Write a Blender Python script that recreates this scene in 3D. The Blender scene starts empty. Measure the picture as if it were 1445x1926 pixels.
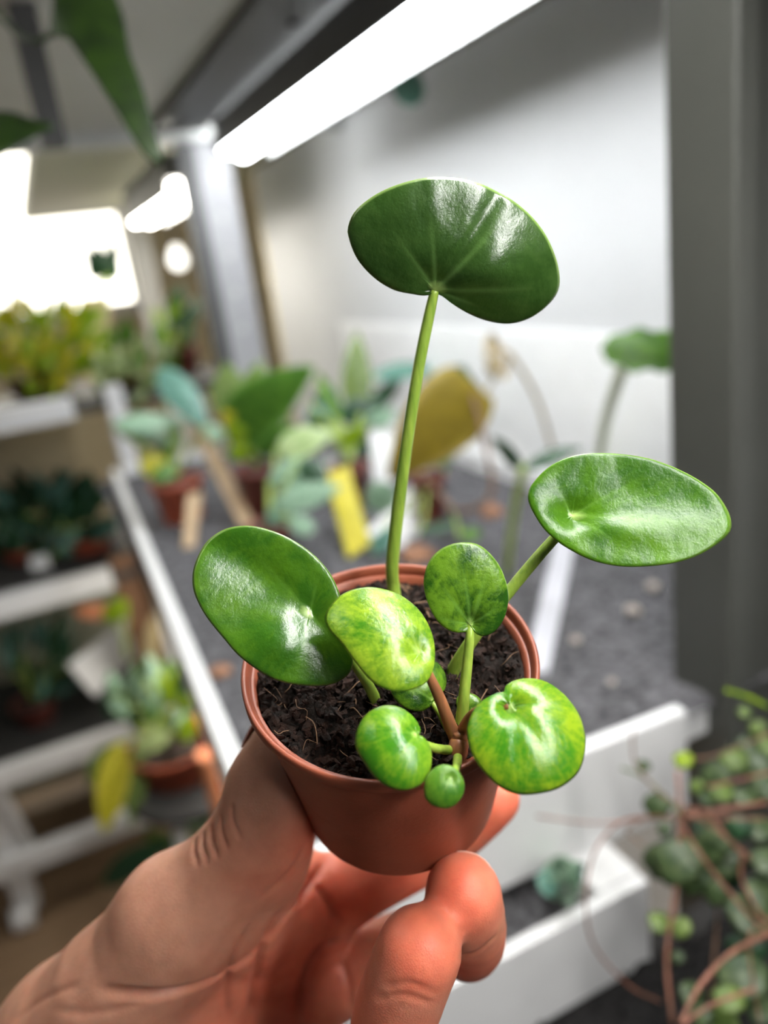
import bpy, bmesh, math, random
import numpy as np
from mathutils import Vector, Matrix
from mathutils.bvhtree import BVHTree
from mathutils import noise as mnoise

random.seed(7)
rng = np.random.RandomState(7)
S = bpy.context.scene
COL = S.collection

# ------------------------------------------------------------------ camera
F, CX, CY = 1450.0, 722.5, 963.0
CAM = np.array([0.0, 0.0, 1.16])
Vd = np.array([705, 5127, 1695.0]); Vd /= np.linalg.norm(Vd)
P1 = np.array([20 - CX, 580 - CY, F]); P1 -= Vd * (P1 @ Vd); P1 /= np.linalg.norm(P1)
P2 = np.cross(Vd, P1)
R = np.array([P2, P1, -Vd])          # camera space (x right, y down, z forward) to room space
cam_d = bpy.data.cameras.new('camera')
cam = bpy.data.objects.new('camera', cam_d); COL.objects.link(cam)
rt, up, bk = R @ np.array([1, 0, 0]), R @ np.array([0, -1, 0]), R @ np.array([0, 0, -1])
cam.matrix_world = Matrix(((rt[0], up[0], bk[0], CAM[0]), (rt[1], up[1], bk[1], CAM[1]), (rt[2], up[2], bk[2], CAM[2]), (0, 0, 0, 1)))
cam_d.sensor_fit = 'VERTICAL'; cam_d.sensor_height = 24.0; cam_d.sensor_width = 18.0
cam_d.lens = 24.0 * F / 1926.0
cam_d.clip_start = 0.01; cam_d.clip_end = 50
cam_d.dof.use_dof = True; cam_d.dof.focus_distance = 0.143; cam_d.dof.aperture_fstop = 4.9
S.camera = cam

# ------------------------------------------------------------------ world, exposure
wd = bpy.data.worlds.new('world'); S.world = wd; wd.use_nodes = True
wd.node_tree.nodes['Background'].inputs[0].default_value = (0.92, 0.96, 1.0, 1)
wd.node_tree.nodes['Background'].inputs[1].default_value = 0.07
S.view_settings.view_transform = 'Standard'; S.view_settings.look = 'None'
S.view_settings.gamma = 1.0; S.view_settings.use_curve_mapping = False
S.view_settings.exposure = 0.0
LAMP = 25.0            # tube strength
NEAR_LAMP = 38.0
AISLE_FILL = 5.5  # strength of the added ceiling fill
WINDOW = 5.0

# ------------------------------------------------------------------ helpers
def ray(x, y): return np.array([(x - CX) / F, (y - CY) / F, 1.0])
def W(x, y, d): return CAM + R @ (ray(x, y) * d)              # photograph point at a distance d
def C2W(p): return (np.asarray(p) @ R.T) + CAM
def W2C(p): return (np.asarray(p) - CAM) @ R
def PZ(x, y, z): r = R @ ray(x, y); return CAM + r * ((z) / r[2])   # on the level z below / above the eye
def PY(x, y, Y): r = R @ ray(x, y); return CAM + r * (Y / r[1])
def A(x, y, z): return np.array([x, y, z + CAM[2]])           # room point, z relative to the eye

def mesh_obj(name, verts, faces, mat=None, parent=None, smooth=True, attrs=None):
    me = bpy.data.meshes.new(name)
    me.from_pydata([tuple(map(float, v)) for v in verts], [], [tuple(map(int, f)) for f in faces])
    if smooth:
        me.polygons.foreach_set('use_smooth', [True] * len(me.polygons))
    if attrs:
        for k, v in attrs.items():
            a = me.attributes.new(k, 'FLOAT', 'POINT'); a.data.foreach_set('value', np.asarray(v, dtype=np.float32))
    me.update()
    if mat: me.materials.append(mat)
    o = bpy.data.objects.new(name, me); COL.objects.link(o)
    if parent is not None:
        put(o, parent)
    return o
def put(o, parent):
    o.parent = parent
    o.matrix_parent_inverse = Matrix.Translation(parent.location).inverted()
def empty(name, loc):
    o = bpy.data.objects.new(name, None); COL.objects.link(o); o.location = tuple(loc); o.empty_display_size = 0.01
    return o
def tag(o, label=None, cat=None, group=None, kind=None):
    if label: o['label'] = label
    if cat: o['category'] = cat
    if group: o['group'] = group
    if kind: o['kind'] = kind
    return o
def recenter(o, loc):
    """put a single mesh's origin at its base"""
    v = Vector(loc); o.data.transform(Matrix.Translation(-v)); o.location = v
    return o

def box_v(lo, hi):
    x0, y0, z0 = lo; x1, y1, z1 = hi
    return [(x0,y0,z0),(x1,y0,z0),(x1,y1,z0),(x0,y1,z0),(x0,y0,z1),(x1,y0,z1),(x1,y1,z1),(x0,y1,z1)]
BOXF = [(0,3,2,1),(4,5,6,7),(0,1,5,4),(1,2,6,5),(2,3,7,6),(3,0,4,7)]
def box(name, lo, hi, mat, parent=None, bevel=0.0):
    """room box, z relative to the eye"""
    lo = A(*lo); hi = A(*hi)
    o = mesh_obj(name, box_v(lo, hi), BOXF, mat, parent, smooth=False)
    if bevel:
        b = o.modifiers.new('bevel', 'BEVEL'); b.width = bevel; b.segments = 3
        for p in o.data.polygons: p.use_smooth = True
        o.data.set_sharp_from_angle(angle=math.radians(60)) if hasattr(o.data, 'set_sharp_from_angle') else None
    return o
def slab(name, pts, thick, mat, parent=None):
    """flat polygon given by room points, with thickness along its back"""
    p = np.array(pts); n = np.cross(p[1] - p[0], p[2] - p[0]); n /= np.linalg.norm(n)
    if n @ (p[0] - CAM) < 0: n = -n
    k = len(p); v = list(p) + list(p + n * thick)
    f = [tuple(range(k)), tuple(range(2*k - 1, k - 1, -1))] + [(i, i + k, (i+1) % k + k, (i+1) % k) for i in range(k)]
    o = mesh_obj(name, v, f, mat, parent, smooth=False)
    fix_normals(o); return o
def fix_normals(o):
    bm = bmesh.new(); bm.from_mesh(o.data); bmesh.ops.recalc_face_normals(bm, faces=bm.faces); bm.to_mesh(o.data); bm.free()

def spline(pts, n):
    """Catmull-Rom through rows of any width"""
    p = np.asarray(pts, float)
    if len(p) == 2:
        t = np.linspace(0, 1, n)[:, None]; return p[0] * (1 - t) + p[1] * t
    q = np.vstack([2*p[0] - p[1], p, 2*p[-1] - p[-2]])
    out = []
    for s in np.linspace(0, len(p) - 1, n):
        i = min(int(s), len(p) - 2); t = s - i
        a, b, c, d = q[i:i+4]
        out.append(0.5 * ((2*b) + (-a + c)*t + (2*a - 5*b + 4*c - d)*t*t + (-a + 3*b - 3*c + d)*t**3))
    return np.array(out)
def closed_spline(pts, n):
    p = np.asarray(pts, float); k = len(p); out = []
    # even spacing by length
    seg = []
    for i in range(k):
        a, b, c, d = p[(i-1) % k], p[i], p[(i+1) % k], p[(i+2) % k]
        for t in np.linspace(0, 1, 12, endpoint=False):
            seg.append(0.5 * ((2*b) + (-a + c)*t + (2*a - 5*b + 4*c - d)*t*t + (-a + 3*b - 3*c + d)*t**3))
    seg = np.array(seg + [seg[0]]); L = np.concatenate([[0], np.cumsum(np.linalg.norm(np.diff(seg, axis=0), axis=1))])
    s = np.linspace(0, L[-1], n, endpoint=False)
    return np.stack([np.interp(s, L, seg[:, j]) for j in range(p.shape[1])], 1)
def tube_data(pts, rad, sides=10):
    p = np.asarray(pts, float); r = np.broadcast_to(np.asarray(rad, float), (len(p),))
    T = np.gradient(p, axis=0); T /= np.linalg.norm(T, axis=1)[:, None] + 1e-12
    ref = np.array([0.31, 0.2, 0.93]); ref = ref - T[0] * (ref @ T[0]); ref /= np.linalg.norm(ref)
    V = []; Fc = []
    for i in range(len(p)):
        ref = ref - T[i] * (ref @ T[i]); ref /= np.linalg.norm(ref); b = np.cross(T[i], ref)
        for k in range(sides):
            a = 2*math.pi*k/sides; V.append(p[i] + r[i]*(math.cos(a)*ref + math.sin(a)*b))
    for i in range(len(p) - 1):
        for k in range(sides):
            Fc.append((i*sides + k, i*sides + (k+1) % sides, (i+1)*sides + (k+1) % sides, (i+1)*sides + k))
    Fc.append(tuple(range(sides - 1, -1, -1))); Fc.append(tuple((len(p)-1)*sides + k for k in range(sides)))
    return V, Fc
def tube(name, pts, rad, mat, parent=None, n=24, sides=10):
    q = np.column_stack([np.asarray(pts, float), np.broadcast_to(np.asarray(rad, float), (len(pts),))])
    s = spline(q, n)
    v, f = tube_data(s[:, :3], np.maximum(s[:, 3], 1e-5), sides)
    return mesh_obj(name, v, f, mat, parent)
def lathe_data(prof, origin, axis, xdir, n=96):
    axis = np.asarray(axis); x = np.asarray(xdir) - axis * (np.asarray(xdir) @ axis); x /= np.linalg.norm(x); y = np.cross(axis, x)
    V = []; Fc = []
    for (r, h) in prof:
        for k in range(n):
            a = 2*math.pi*k/n; V.append(np.asarray(origin) + axis*h + r*(math.cos(a)*x + math.sin(a)*y))
    for i in range(len(prof) - 1):
        for k in range(n):
            Fc.append((i*n + k, i*n + (k+1) % n, (i+1)*n + (k+1) % n, (i+1)*n + k))
    return V, Fc

# ------------------------------------------------------------------ materials
def new_mat(name):
    m = bpy.data.materials.new(name); m.use_nodes = True
    nt = m.node_tree; b = nt.nodes['Principled BSDF']; return m, nt, b
def N(nt, t, **kw):
    n = nt.nodes.new(t)
    for k, v in kw.items(): setattr(n, k, v)
    return n
def ramp(nt, fac, stops, interp='LINEAR'):
    r = N(nt, 'ShaderNodeValToRGB'); r.color_ramp.interpolation = interp
    while len(r.color_ramp.elements) < len(stops): r.color_ramp.elements.new(0.5)
    for e, (p, c) in zip(r.color_ramp.elements, stops):
        e.position = p; e.color = (*c, 1) if len(c) == 3 else c
    nt.links.new(fac, r.inputs[0]); return r.outputs[0]
def mixc(nt, fac, a, b, mode='MIX'):
    m = N(nt, 'ShaderNodeMix', data_type='RGBA', blend_type=mode)
    for s, v in ((m.inputs[0], fac), (m.inputs[6], a), (m.inputs[7], b)):
        if hasattr(v, 'is_output'): nt.links.new(v, s)
        elif isinstance(v, (int, float)): s.default_value = v
        else: s.default_value = (*v, 1)
    return m.outputs[2]
def noise_n(nt, scale, detail=4, rough=0.55, dist=0.0, coord='Object'):
    tc = N(nt, 'ShaderNodeTexCoord'); n = N(nt, 'ShaderNodeTexNoise')
    n.inputs['Scale'].default_value = scale; n.inputs['Detail'].default_value = detail
    n.inputs['Roughness'].default_value = rough; n.inputs['Distortion'].default_value = dist
    nt.links.new(tc.outputs[coord], n.inputs['Vector']); return n.outputs['Fac']
def attr_n(nt, name):
    a = N(nt, 'ShaderNodeAttribute'); a.attribute_name = name; return a.outputs['Fac']
def bump(nt, b, h, dist, strength=1.0):
    bp = N(nt, 'ShaderNodeBump'); bp.inputs['Distance'].default_value = dist; bp.inputs['Strength'].default_value = strength
    nt.links.new(h, bp.inputs['Height']); nt.links.new(bp.outputs[0], b.inputs['Normal']); return bp
def paint(name, c1, c2=None, scale=30, rough=0.5, bumpd=0.0, bscale=200, spec=0.5, metal=0.0, detail=4):
    m, nt, b = new_mat(name); c2 = c2 or tuple(0.85*x for x in c1)
    nt.links.new(ramp(nt, noise_n(nt, scale, detail), [(0.35, c2), (0.65, c1)]), b.inputs['Base Color'])
    b.inputs['Roughness'].default_value = rough; b.inputs['Specular IOR Level'].default_value = spec; b.inputs['Metallic'].default_value = metal
    if bumpd: bump(nt, b, noise_n(nt, bscale, 5), bumpd)
    return m
def emit(name, col, strength):
    m, nt, b = new_mat(name)
    b.inputs['Base Color'].default_value = (0.8, 0.8, 0.8, 1)
    b.inputs['Emission Color'].default_value = (*col, 1); b.inputs['Emission Strength'].default_value = strength
    return m
def thin_leaf(name, c1, c2, scale=60, rough=0.4, transl=0.3, spec=0.4):
    """leaf blade: blotched green, some light passing through"""
    m, nt, b = new_mat(name)
    col = ramp(nt, noise_n(nt, scale, 3), [(0.35, c2), (0.68, c1)])
    nt.links.new(col, b.inputs['Base Color']); b.inputs['Roughness'].default_value = rough; b.inputs['Specular IOR Level'].default_value = spec
    t = N(nt, 'ShaderNodeBsdfTranslucent'); nt.links.new(mixc(nt, 0.6, col, (0.45, 0.6, 0.05), 'MULTIPLY'), t.inputs[0])
    nt.links.new(col, t.inputs[0])
    mx = N(nt, 'ShaderNodeMixShader'); mx.inputs[0].default_value = transl
    nt.links.new(b.outputs[0], mx.inputs[1]); nt.links.new(t.outputs[0], mx.inputs[2])
    nt.links.new(mx.outputs[0], nt.nodes['Material Output'].inputs[0]); return m
def glossy_leaf(name, dark, light, patch=(0.45, 0.6), scale=140, rough=0.22, transl=0.22, veinc=(0.35, 0.55, 0.12), seed=0.0, veinamt=0.5, streak=0.35, spec=0.55):
    """thick glossy leaf of the plant in front: marbled green, pale vein lines and rim"""
    m, nt, b = new_mat(name)
    tc = N(nt, 'ShaderNodeTexCoord'); mp = N(nt, 'ShaderNodeMapping'); mp.inputs['Location'].default_value = (seed, seed*1.7, seed*0.6)
    nt.links.new(tc.outputs['Object'], mp.inputs[0])
    n1 = N(nt, 'ShaderNodeTexNoise'); n1.inputs['Scale'].default_value = scale; n1.inputs['Detail'].default_value = 5; n1.inputs['Roughness'].default_value = 0.62; n1.inputs['Distortion'].default_value = 0.6
    nt.links.new(mp.outputs[0], n1.inputs['Vector'])
    n2 = N(nt, 'ShaderNodeTexNoise'); n2.inputs['Scale'].default_value = scale*6; n2.inputs['Detail'].default_value = 4; n2.inputs['Roughness'].default_value = 0.7
    nt.links.new(mp.outputs[0], n2.inputs['Vector'])
    cb = N(nt, 'ShaderNodeCombineXYZ'); n3 = N(nt, 'ShaderNodeTexNoise'); n3.inputs['Scale'].default_value = 1.0; n3.inputs['Detail'].default_value = 4; n3.inputs['Roughness'].default_value = 0.65
    for k_, (an, ml) in enumerate((('ca', 13.0), ('sa', 13.0), ('rad', 3.0))):
        mu = N(nt, 'ShaderNodeMath', operation='MULTIPLY_ADD'); mu.inputs[1].default_value = ml; mu.inputs[2].default_value = seed*3.1
        nt.links.new(attr_n(nt, an), mu.inputs[0]); nt.links.new(mu.outputs[0], cb.inputs[k_])
    nt.links.new(cb.outputs[0], n3.inputs['Vector'])
    av = N(nt, 'ShaderNodeMath', operation='ADD'); nt.links.new(n2.outputs['Fac'], av.inputs[0]); nt.links.new(n3.outputs['Fac'], av.inputs[1])
    ah = N(nt, 'ShaderNodeMath', operation='MULTIPLY'); ah.inputs[1].default_value = 0.5; nt.links.new(av.outputs[0], ah.inputs[0])
    f = N(nt, 'ShaderNodeMath', operation='MULTIPLY_ADD'); f.inputs[1].default_value = streak; nt.links.new(ah.outputs[0], f.inputs[0])
    g = N(nt, 'ShaderNodeMath', operation='SUBTRACT'); g.inputs[1].default_value = 0.5*streak
    nt.links.new(n1.outputs['Fac'], f.inputs[2]); nt.links.new(f.outputs[0], g.inputs[0])
    mid = tuple(0.5*(a + c) for a, c in zip(dark, light))
    col = ramp(nt, g.outputs[0], [(patch[0], dark), ((patch[0]+patch[1])/2, mid), (patch[1], light)])
    v = N(nt, 'ShaderNodeMath', operation='MULTIPLY'); v.inputs[1].default_value = veinamt; nt.links.new(attr_n(nt, 'vein'), v.inputs[0])
    col = mixc(nt, v.outputs[0], col, veinc)
    rim = ramp(nt, attr_n(nt, 'rad'), [(0.0, (1, 1, 1)), (0.035, (0.5, 0.5, 0.5)), (0.1, (0, 0, 0)), (0.975, (0, 0, 0)), (1.0, (0.3, 0.3, 0.3))])
    sp = N(nt, 'ShaderNodeSeparateColor'); nt.links.new(rim, sp.inputs[0])
    col = mixc(nt, sp.outputs[0], col, (0.5, 0.68, 0.2))
    nt.links.new(col, b.inputs['Base Color']); b.inputs['Roughness'].default_value = rough; b.inputs['Specular IOR Level'].default_value = spec
    b.inputs['Coat Weight'].default_value = 0.06; b.inputs['Coat Roughness'].default_value = 0.2
    bump(nt, b, n2.outputs['Fac'], 0.00022, 0.6)
    t = N(nt, 'ShaderNodeBsdfTranslucent'); nt.links.new(col, t.inputs[0])
    mx = N(nt, 'ShaderNodeMixShader'); mx.inputs[0].default_value = transl
    nt.links.new(b.outputs[0], mx.inputs[1]); nt.links.new(t.outputs[0], mx.inputs[2])
    nt.links.new(mx.outputs[0], nt.nodes['Material Output'].inputs[0]); return m

M = {}
M['white'] = paint('white_paint', (0.80, 0.80, 0.80), (0.74, 0.74, 0.74), 8, 0.45)
M['white_plastic'] = paint('white_plastic', (0.90, 0.90, 0.90), (0.86, 0.86, 0.86), 25, 0.35, 0.0002, 60)
M['wall'] = paint('wall_panel', (0.60, 0.605, 0.61), (0.55, 0.555, 0.56), 3, 0.6)
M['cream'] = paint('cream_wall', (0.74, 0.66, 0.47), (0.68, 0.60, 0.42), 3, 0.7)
M['steel'] = paint('grey_steel', (0.50, 0.51, 0.50), (0.45, 0.46, 0.45), 12, 0.45)
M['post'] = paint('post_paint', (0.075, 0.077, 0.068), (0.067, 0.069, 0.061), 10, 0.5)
M['post_lit'] = paint('post_lit_face', (0.36, 0.36, 0.375), (0.33, 0.33, 0.345), 10, 0.45)
M['post_shade'] = paint('post_shade_face', (0.07, 0.07, 0.07), (0.06, 0.06, 0.06), 10, 0.5)  # shade put into the colour of the far post's left face
M['slat'] = paint('slat_plastic', (0.56, 0.56, 0.60), (0.5, 0.5, 0.54), 20, 0.45)
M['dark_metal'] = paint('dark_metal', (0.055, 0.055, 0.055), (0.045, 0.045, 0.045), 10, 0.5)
M['shelf_under'] = paint('shelf_underside', (0.55, 0.54, 0.50), (0.5, 0.49, 0.45), 4, 0.6)
M['olive_board'] = paint('olive_board', (0.50, 0.50, 0.36), (0.46, 0.46, 0.33), 5, 0.6)
M['board'] = paint('cream_board', (0.70, 0.58, 0.34), (0.55, 0.46, 0.30), 6, 0.6)
M['brown'] = paint('brown_wood', (0.22, 0.11, 0.055), (0.15, 0.075, 0.04), 30, 0.6)
M['dark_board'] = paint('dark_shelf', (0.045, 0.043, 0.042), (0.03, 0.03, 0.03), 20, 0.6)
M['stick'] = paint('wood_stick', (0.62, 0.45, 0.28), (0.5, 0.35, 0.21), 80, 0.6)
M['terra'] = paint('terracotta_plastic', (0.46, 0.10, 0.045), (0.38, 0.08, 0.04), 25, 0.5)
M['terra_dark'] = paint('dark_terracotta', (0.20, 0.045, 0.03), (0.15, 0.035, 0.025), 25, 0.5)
M['peach'] = paint('peach_clay', (0.85, 0.36, 0.18), (0.7, 0.25, 0.12), 40, 0.6)
M['tan'] = paint('tan_clay', (0.40, 0.20, 0.11), (0.28, 0.13, 0.07), 40, 0.7)
M['red'] = paint('red_plastic', (0.75, 0.07, 0.04), (0.6, 0.05, 0.03), 30, 0.5)
M['label_yellow'] = paint('yellow_label', (0.62, 0.54, 0.05), (0.52, 0.45, 0.04), 30, 0.5)
M['label_white'] = paint('white_label', (0.85, 0.85, 0.85), (0.8, 0.8, 0.8), 30, 0.5)
M['pebble'] = paint('pale_pebble', (0.55, 0.48, 0.42), (0.35, 0.30, 0.27), 120, 0.7)
M['bed_soil'] = paint('black_soil', (0.030, 0.028, 0.028), (0.012, 0.012, 0.012), 250, 0.95, 0.004, 300, 0.2)
M['gravel'] = paint('dark_gravel', (0.20, 0.195, 0.205), (0.05, 0.049, 0.053), 150, 0.9, 0.004, 350, 0.2, detail=9)
M['bgsoil'] = paint('potting_soil_far', (0.06, 0.04, 0.03), (0.03, 0.02, 0.015), 200, 0.95)
M['tube'] = emit('lit_tube', (0.95, 0.98, 1.0), LAMP)
M['tube_near'] = emit('lit_tube_near', (1.0, 0.99, 0.96), NEAR_LAMP)
M['aisle'] = emit('ceiling_fill_panel', (1.0, 0.97, 0.92), AISLE_FILL)
M['tube_far'] = emit('lit_tube_far', (1.0, 0.95, 0.85), LAMP)
M['bulb'] = emit('lit_bulb', (1.0, 0.97, 0.88), 2.5)
M['pane'] = emit('lit_window_pane', (1.0, 0.95, 0.82), WINDOW)
# floor boards
m, nt, b = new_mat('floor_wood'); M['floor'] = m
tc = N(nt, 'ShaderNodeTexCoord'); mp = N(nt, 'ShaderNodeMapping'); mp.inputs['Scale'].default_value = (3, 30, 30); nt.links.new(tc.outputs['Object'], mp.inputs[0])
nn = N(nt, 'ShaderNodeTexNoise'); nn.inputs['Scale'].default_value = 2; nn.inputs['Detail'].default_value = 5; nt.links.new(mp.outputs[0], nn.inputs['Vector'])
nt.links.new(ramp(nt, nn.outputs['Fac'], [(0.3, (0.20, 0.125, 0.07)), (0.7, (0.31, 0.205, 0.12))]), b.inputs['Base Color']); b.inputs['Roughness'].default_value = 0.5

for k, (c1, c2, tr) in {
    'green': ((0.13, 0.29, 0.03), (0.06, 0.17, 0.02), 0.3), 'olive': ((0.20, 0.28, 0.07), (0.12, 0.19, 0.045), 0.3),
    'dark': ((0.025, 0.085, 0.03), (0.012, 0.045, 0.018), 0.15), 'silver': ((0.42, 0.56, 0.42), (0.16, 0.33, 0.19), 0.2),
    'teal': ((0.16, 0.33, 0.26), (0.09, 0.22, 0.17), 0.2), 'lime': ((0.45, 0.60, 0.03), (0.28, 0.44, 0.02), 0.55),
    'yellow': ((0.80, 0.72, 0.08), (0.58, 0.58, 0.04), 0.6), 'mustard': ((0.42, 0.32, 0.035), (0.32, 0.24, 0.03), 0.35),
    'hang': ((0.022, 0.055, 0.004), (0.010, 0.028, 0.003), 0.12), 'varieg': ((0.55, 0.60, 0.28), (0.10, 0.20, 0.05), 0.25),
    'heart': ((0.085, 0.12, 0.045), (0.022, 0.05, 0.015), 0.15), 'dry': ((0.50, 0.40, 0.22), (0.36, 0.28, 0.15), 0.3),
    'pale': ((0.55, 0.68, 0.35), (0.40, 0.55, 0.22), 0.3)}.items():
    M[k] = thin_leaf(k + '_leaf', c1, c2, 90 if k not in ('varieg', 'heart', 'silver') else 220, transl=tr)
M['wavy'] = thin_leaf('wavy_leaf', (0.10, 0.24, 0.012), (0.04, 0.12, 0.008), 90, transl=0.35)
M['stem_green'] = paint('pale_green_stem', (0.36, 0.47, 0.10), (0.28, 0.38, 0.07), 60, 0.45)
M['stem_brown'] = paint('brown_stem', (0.24, 0.13, 0.07), (0.16, 0.085, 0.05), 60, 0.6)
M['stem_pink'] = paint('pinkish_stem', (0.28, 0.11, 0.07), (0.16, 0.07, 0.04), 90, 0.6)
M['stem_pale'] = paint('whitish_stem', (0.78, 0.82, 0.62), (0.7, 0.74, 0.5), 60, 0.5)

# ------------------------------------------------------------------ the room around
def st(o): o['kind'] = 'structure'; return o
st(box('floor', (-3.0, -1.0, -1.18), (3.0, 4.2, -1.16), M['floor']))
st(box('wall_back', (-3.0, 3.6, -1.16), (0.05, 3.66, 1.3), M['cream']))
st(box('wall_right', (0.56, 0.10, -1.16), (0.60, 1.80, 1.3), M['wall']))
# wall return at the end of the white panel, warm side light falls on it
st(box('wall_end', (0.57, 1.801, -1.16), (3.0, 1.86, 1.3), M['cream']))
st(box('ceiling', (-3.0, -1.0, 1.30), (3.0, 4.2, 1.34), M['wall']))
al = tag(empty('ceiling_fill', A(-0.75, 0.75, 1.30)), 'added unseen square fill light over the aisle left of the rack', 'lamp')  # ceiling light out of view, added to brighten the aisle side
box('fill_frame', (-1.06, 0.44, 1.272), (-0.44, 1.06, 1.2995), M['white'], al)
box('fill_diffuser', (-1.04, 0.46, 1.266), (-0.46, 1.04, 1.2715), M['aisle'], al)
# bright window beyond the racks
win = st(empty('window_1', A(-0.1, 3.2, -0.35)))
zs = PY(100, 585, 3.2)[2] - CAM[2]; xw = PY(232, 480, 3.2)[0]
box('window_frame', (-0.75, 3.17, zs - 0.05), (xw, 3.23, zs), M['white'], win)
box('window_frame', (-0.75, 3.18, 0.62), (xw, 3.22, 0.67), M['white'], win)
box('window_frame', (-0.80, 3.18, zs), (-0.75, 3.22, 0.62), M['white'], win)
box('window_frame', (xw, 3.18, zs), (xw + 0.05, 3.22, 0.62), M['white'], win)
box('window_pane', (-0.75, 3.20, zs), (xw, 3.21, 0.62), M['pane'], win)
st(box('wall_window', (-3.0, 3.24, -1.16), (1.2, 3.30, zs - 0.055), M['cream']))
st(box('wall_window_side', (xw + 0.055, 3.18, zs - 0.05), (1.6, 3.24, 1.3), M['cream']))

# ------------------------------------------------------------------ the rack the photograph looks along
rack = tag(empty('shelving_rack', A(0.31, 0.33, -0.42)), 'grey and white metal shelving rack with lamp under its upper shelf', 'rack')
# near post: a channel with a recessed middle
pr = [(0.3530, 0.360), (0.3530, 0.3135), (0.3545, 0.312), (0.3680, 0.312), (0.3690, 0.313), (0.3690, 0.327), (0.4150, 0.327), (0.4150, 0.312), (0.43, 0.312), (0.43, 0.360)]
z0, z1 = -1.16, 0.9
pv = [A(x, y, z0) for x, y in pr] + [A(x, y, z1) for x, y in pr]; k = len(pr)
o = mesh_obj('post', pv, [tuple(range(k)), tuple(range(2*k-1, k-1, -1))] + [(i, (i+1) % k, (i+1) % k + k, i + k) for i in range(k)], M['post'], rack, smooth=False); fix_normals(o)
bv = o.modifiers.new('bevel', 'BEVEL'); bv.width = 0.0008; bv.segments = 2
# far post: angle iron with slots, shaded and lit faces painted in its two greys
fp = box('post', (0.292, 1.318, -1.16), (0.3185, 1.336, 0.22), M['post_shade'], rack)
fp2 = box('post', (0.3200, 1.330, -1.16), (0.378, 1.345, 0.22), M['post_lit'], rack)
for zz in (0.09, 0.03, -0.03, -0.09, 0.15):
    o = box('slot', (0.343, 1.3292, zz), (0.352, 1.3302, zz + 0.012), M['steel']); put(o, fp2)
# upper shelf with shade beside the lamp painted in by its wide dark beam
box('upper_shelf', (0.02, -0.75, 0.222), (0.555, 1.27, 0.26), M['shelf_under'], rack)
box('shelf_edge', (0.02, 1.271, 0.205), (0.555, 1.30, 0.26), M['steel'], rack)
bm_ = box('shade_beam', (0.245, 0.30, 0.212), (0.322, 1.25, 0.2215), M['dark_metal'], rack)
o = tube('bolt', [PZ(553, 40, 0.212), PZ(553, 40, 0.212) + np.array([0, 0, -0.004])], 0.006, M['dark_metal'], None, n=2); put(o, bm_)
# a dim rack post by the hanging leaves
box('post', (0.055, 0.73, 0.12), (0.075, 0.75, 0.2215), M['dark_metal'], rack)

# tube light
def tube_light(name, x, y0, y1, z, mat, label, sep=0.036, top=0.222):
    t = tag(empty(name, A(x, y0, z)), label, 'lamp')
    box('housing', (x - sep*0.5 - 0.018, y0 - 0.012, z + 0.016), (x + sep*0.5 + 0.018, y1 + 0.005, top - 0.0005), M['dark_metal'], t, 0.002)
    for e in (-1, 1):
        xa, xb = sorted((x + e*(sep*0.5 + 0.0185), x + e*(sep*0.5 + 0.0205)))
        box('reflector_lip', (xa, y0 - 0.012, z - (0.020 if e > 0 else 0.008)), (xb, y1 - (0.02 if e > 0 else -0.004), z + 0.0155), M['steel' if e > 0 else 'dark_metal'], t)
    for s in (-1, 1):
        yy = np.linspace(y0, y1 + (0.05 if s > 0 else 0.0), 12)
        v, f = tube_data([A(x + s*sep*0.5, y, z) for y in yy], 0.0145, 16)
        mesh_obj('light_tube', v, f, mat, t)
    return t
tube_light('tube_lamp', 0.366, 0.375, 1.225, 0.186, M['tube'], 'long glowing twin tube lamp under the upper shelf')
tube_light('tube_lamp', 0.175, -0.55, 0.255, 0.186, M['tube_near'], 'twin tube lamp under the upper shelf on the near side of the grey post')
tube_light('tube_lamp', 0.345, 1.52, 2.05, 0.165, M['tube_far'], 'short blurred glowing tube lamp beyond the far post', 0.04)

tube_light('tube_lamp', 0.21, 0.62, 1.34, -0.385, M['tube_far'], 'added tube lamp hidden under the gravel tray to light the lower plants', 0.03, -0.333)  # unseen lamp, added to brighten the plants at lower left

# the next rack behind: only its top shelf and one post show
fr = tag(empty('shelving_rack', A(0.3, 2.4, -1.16)), 'second rack farther back whose pale olive shelf underside shows above the window', 'rack')
xl = PZ(55, 340, 0.222)[0]
box('upper_shelf', (xl, 1.345, 0.222), (0.62, 2.50, 0.25), M['olive_board'], fr)
pp = PY(272, 500, 2.4)
box('post', (pp[0] - 0.03, 2.40, -1.16), (pp[0] + 0.03, 2.44, 0.2215), M['white'], fr)
bl_ = tag(empty('pendant_bulb', W(335, 490, 2.2)), 'small round glowing bulb low behind the far post', 'lamp')
bc = W(335, 490, 2.2)
rock_bulb = [(0.0, -0.026), (0.014, -0.022), (0.023, -0.012), (0.026, 0.0), (0.023, 0.015), (0.016, 0.028), (0.012, 0.040), (0.0, 0.041)]
v, f = lathe_data(rock_bulb, bc, np.array([0, 0, 1.0]), np.array([1.0, 0, 0]), 24); mesh_obj('bulb', v, f, M['bulb'], bl_)
tube('cord', [bc + np.array([0, 0, 0.04]), A(bc[0], bc[1], 0.2215)], 0.003, M['dark_metal'], bl_, n=3, sides=8)

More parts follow.
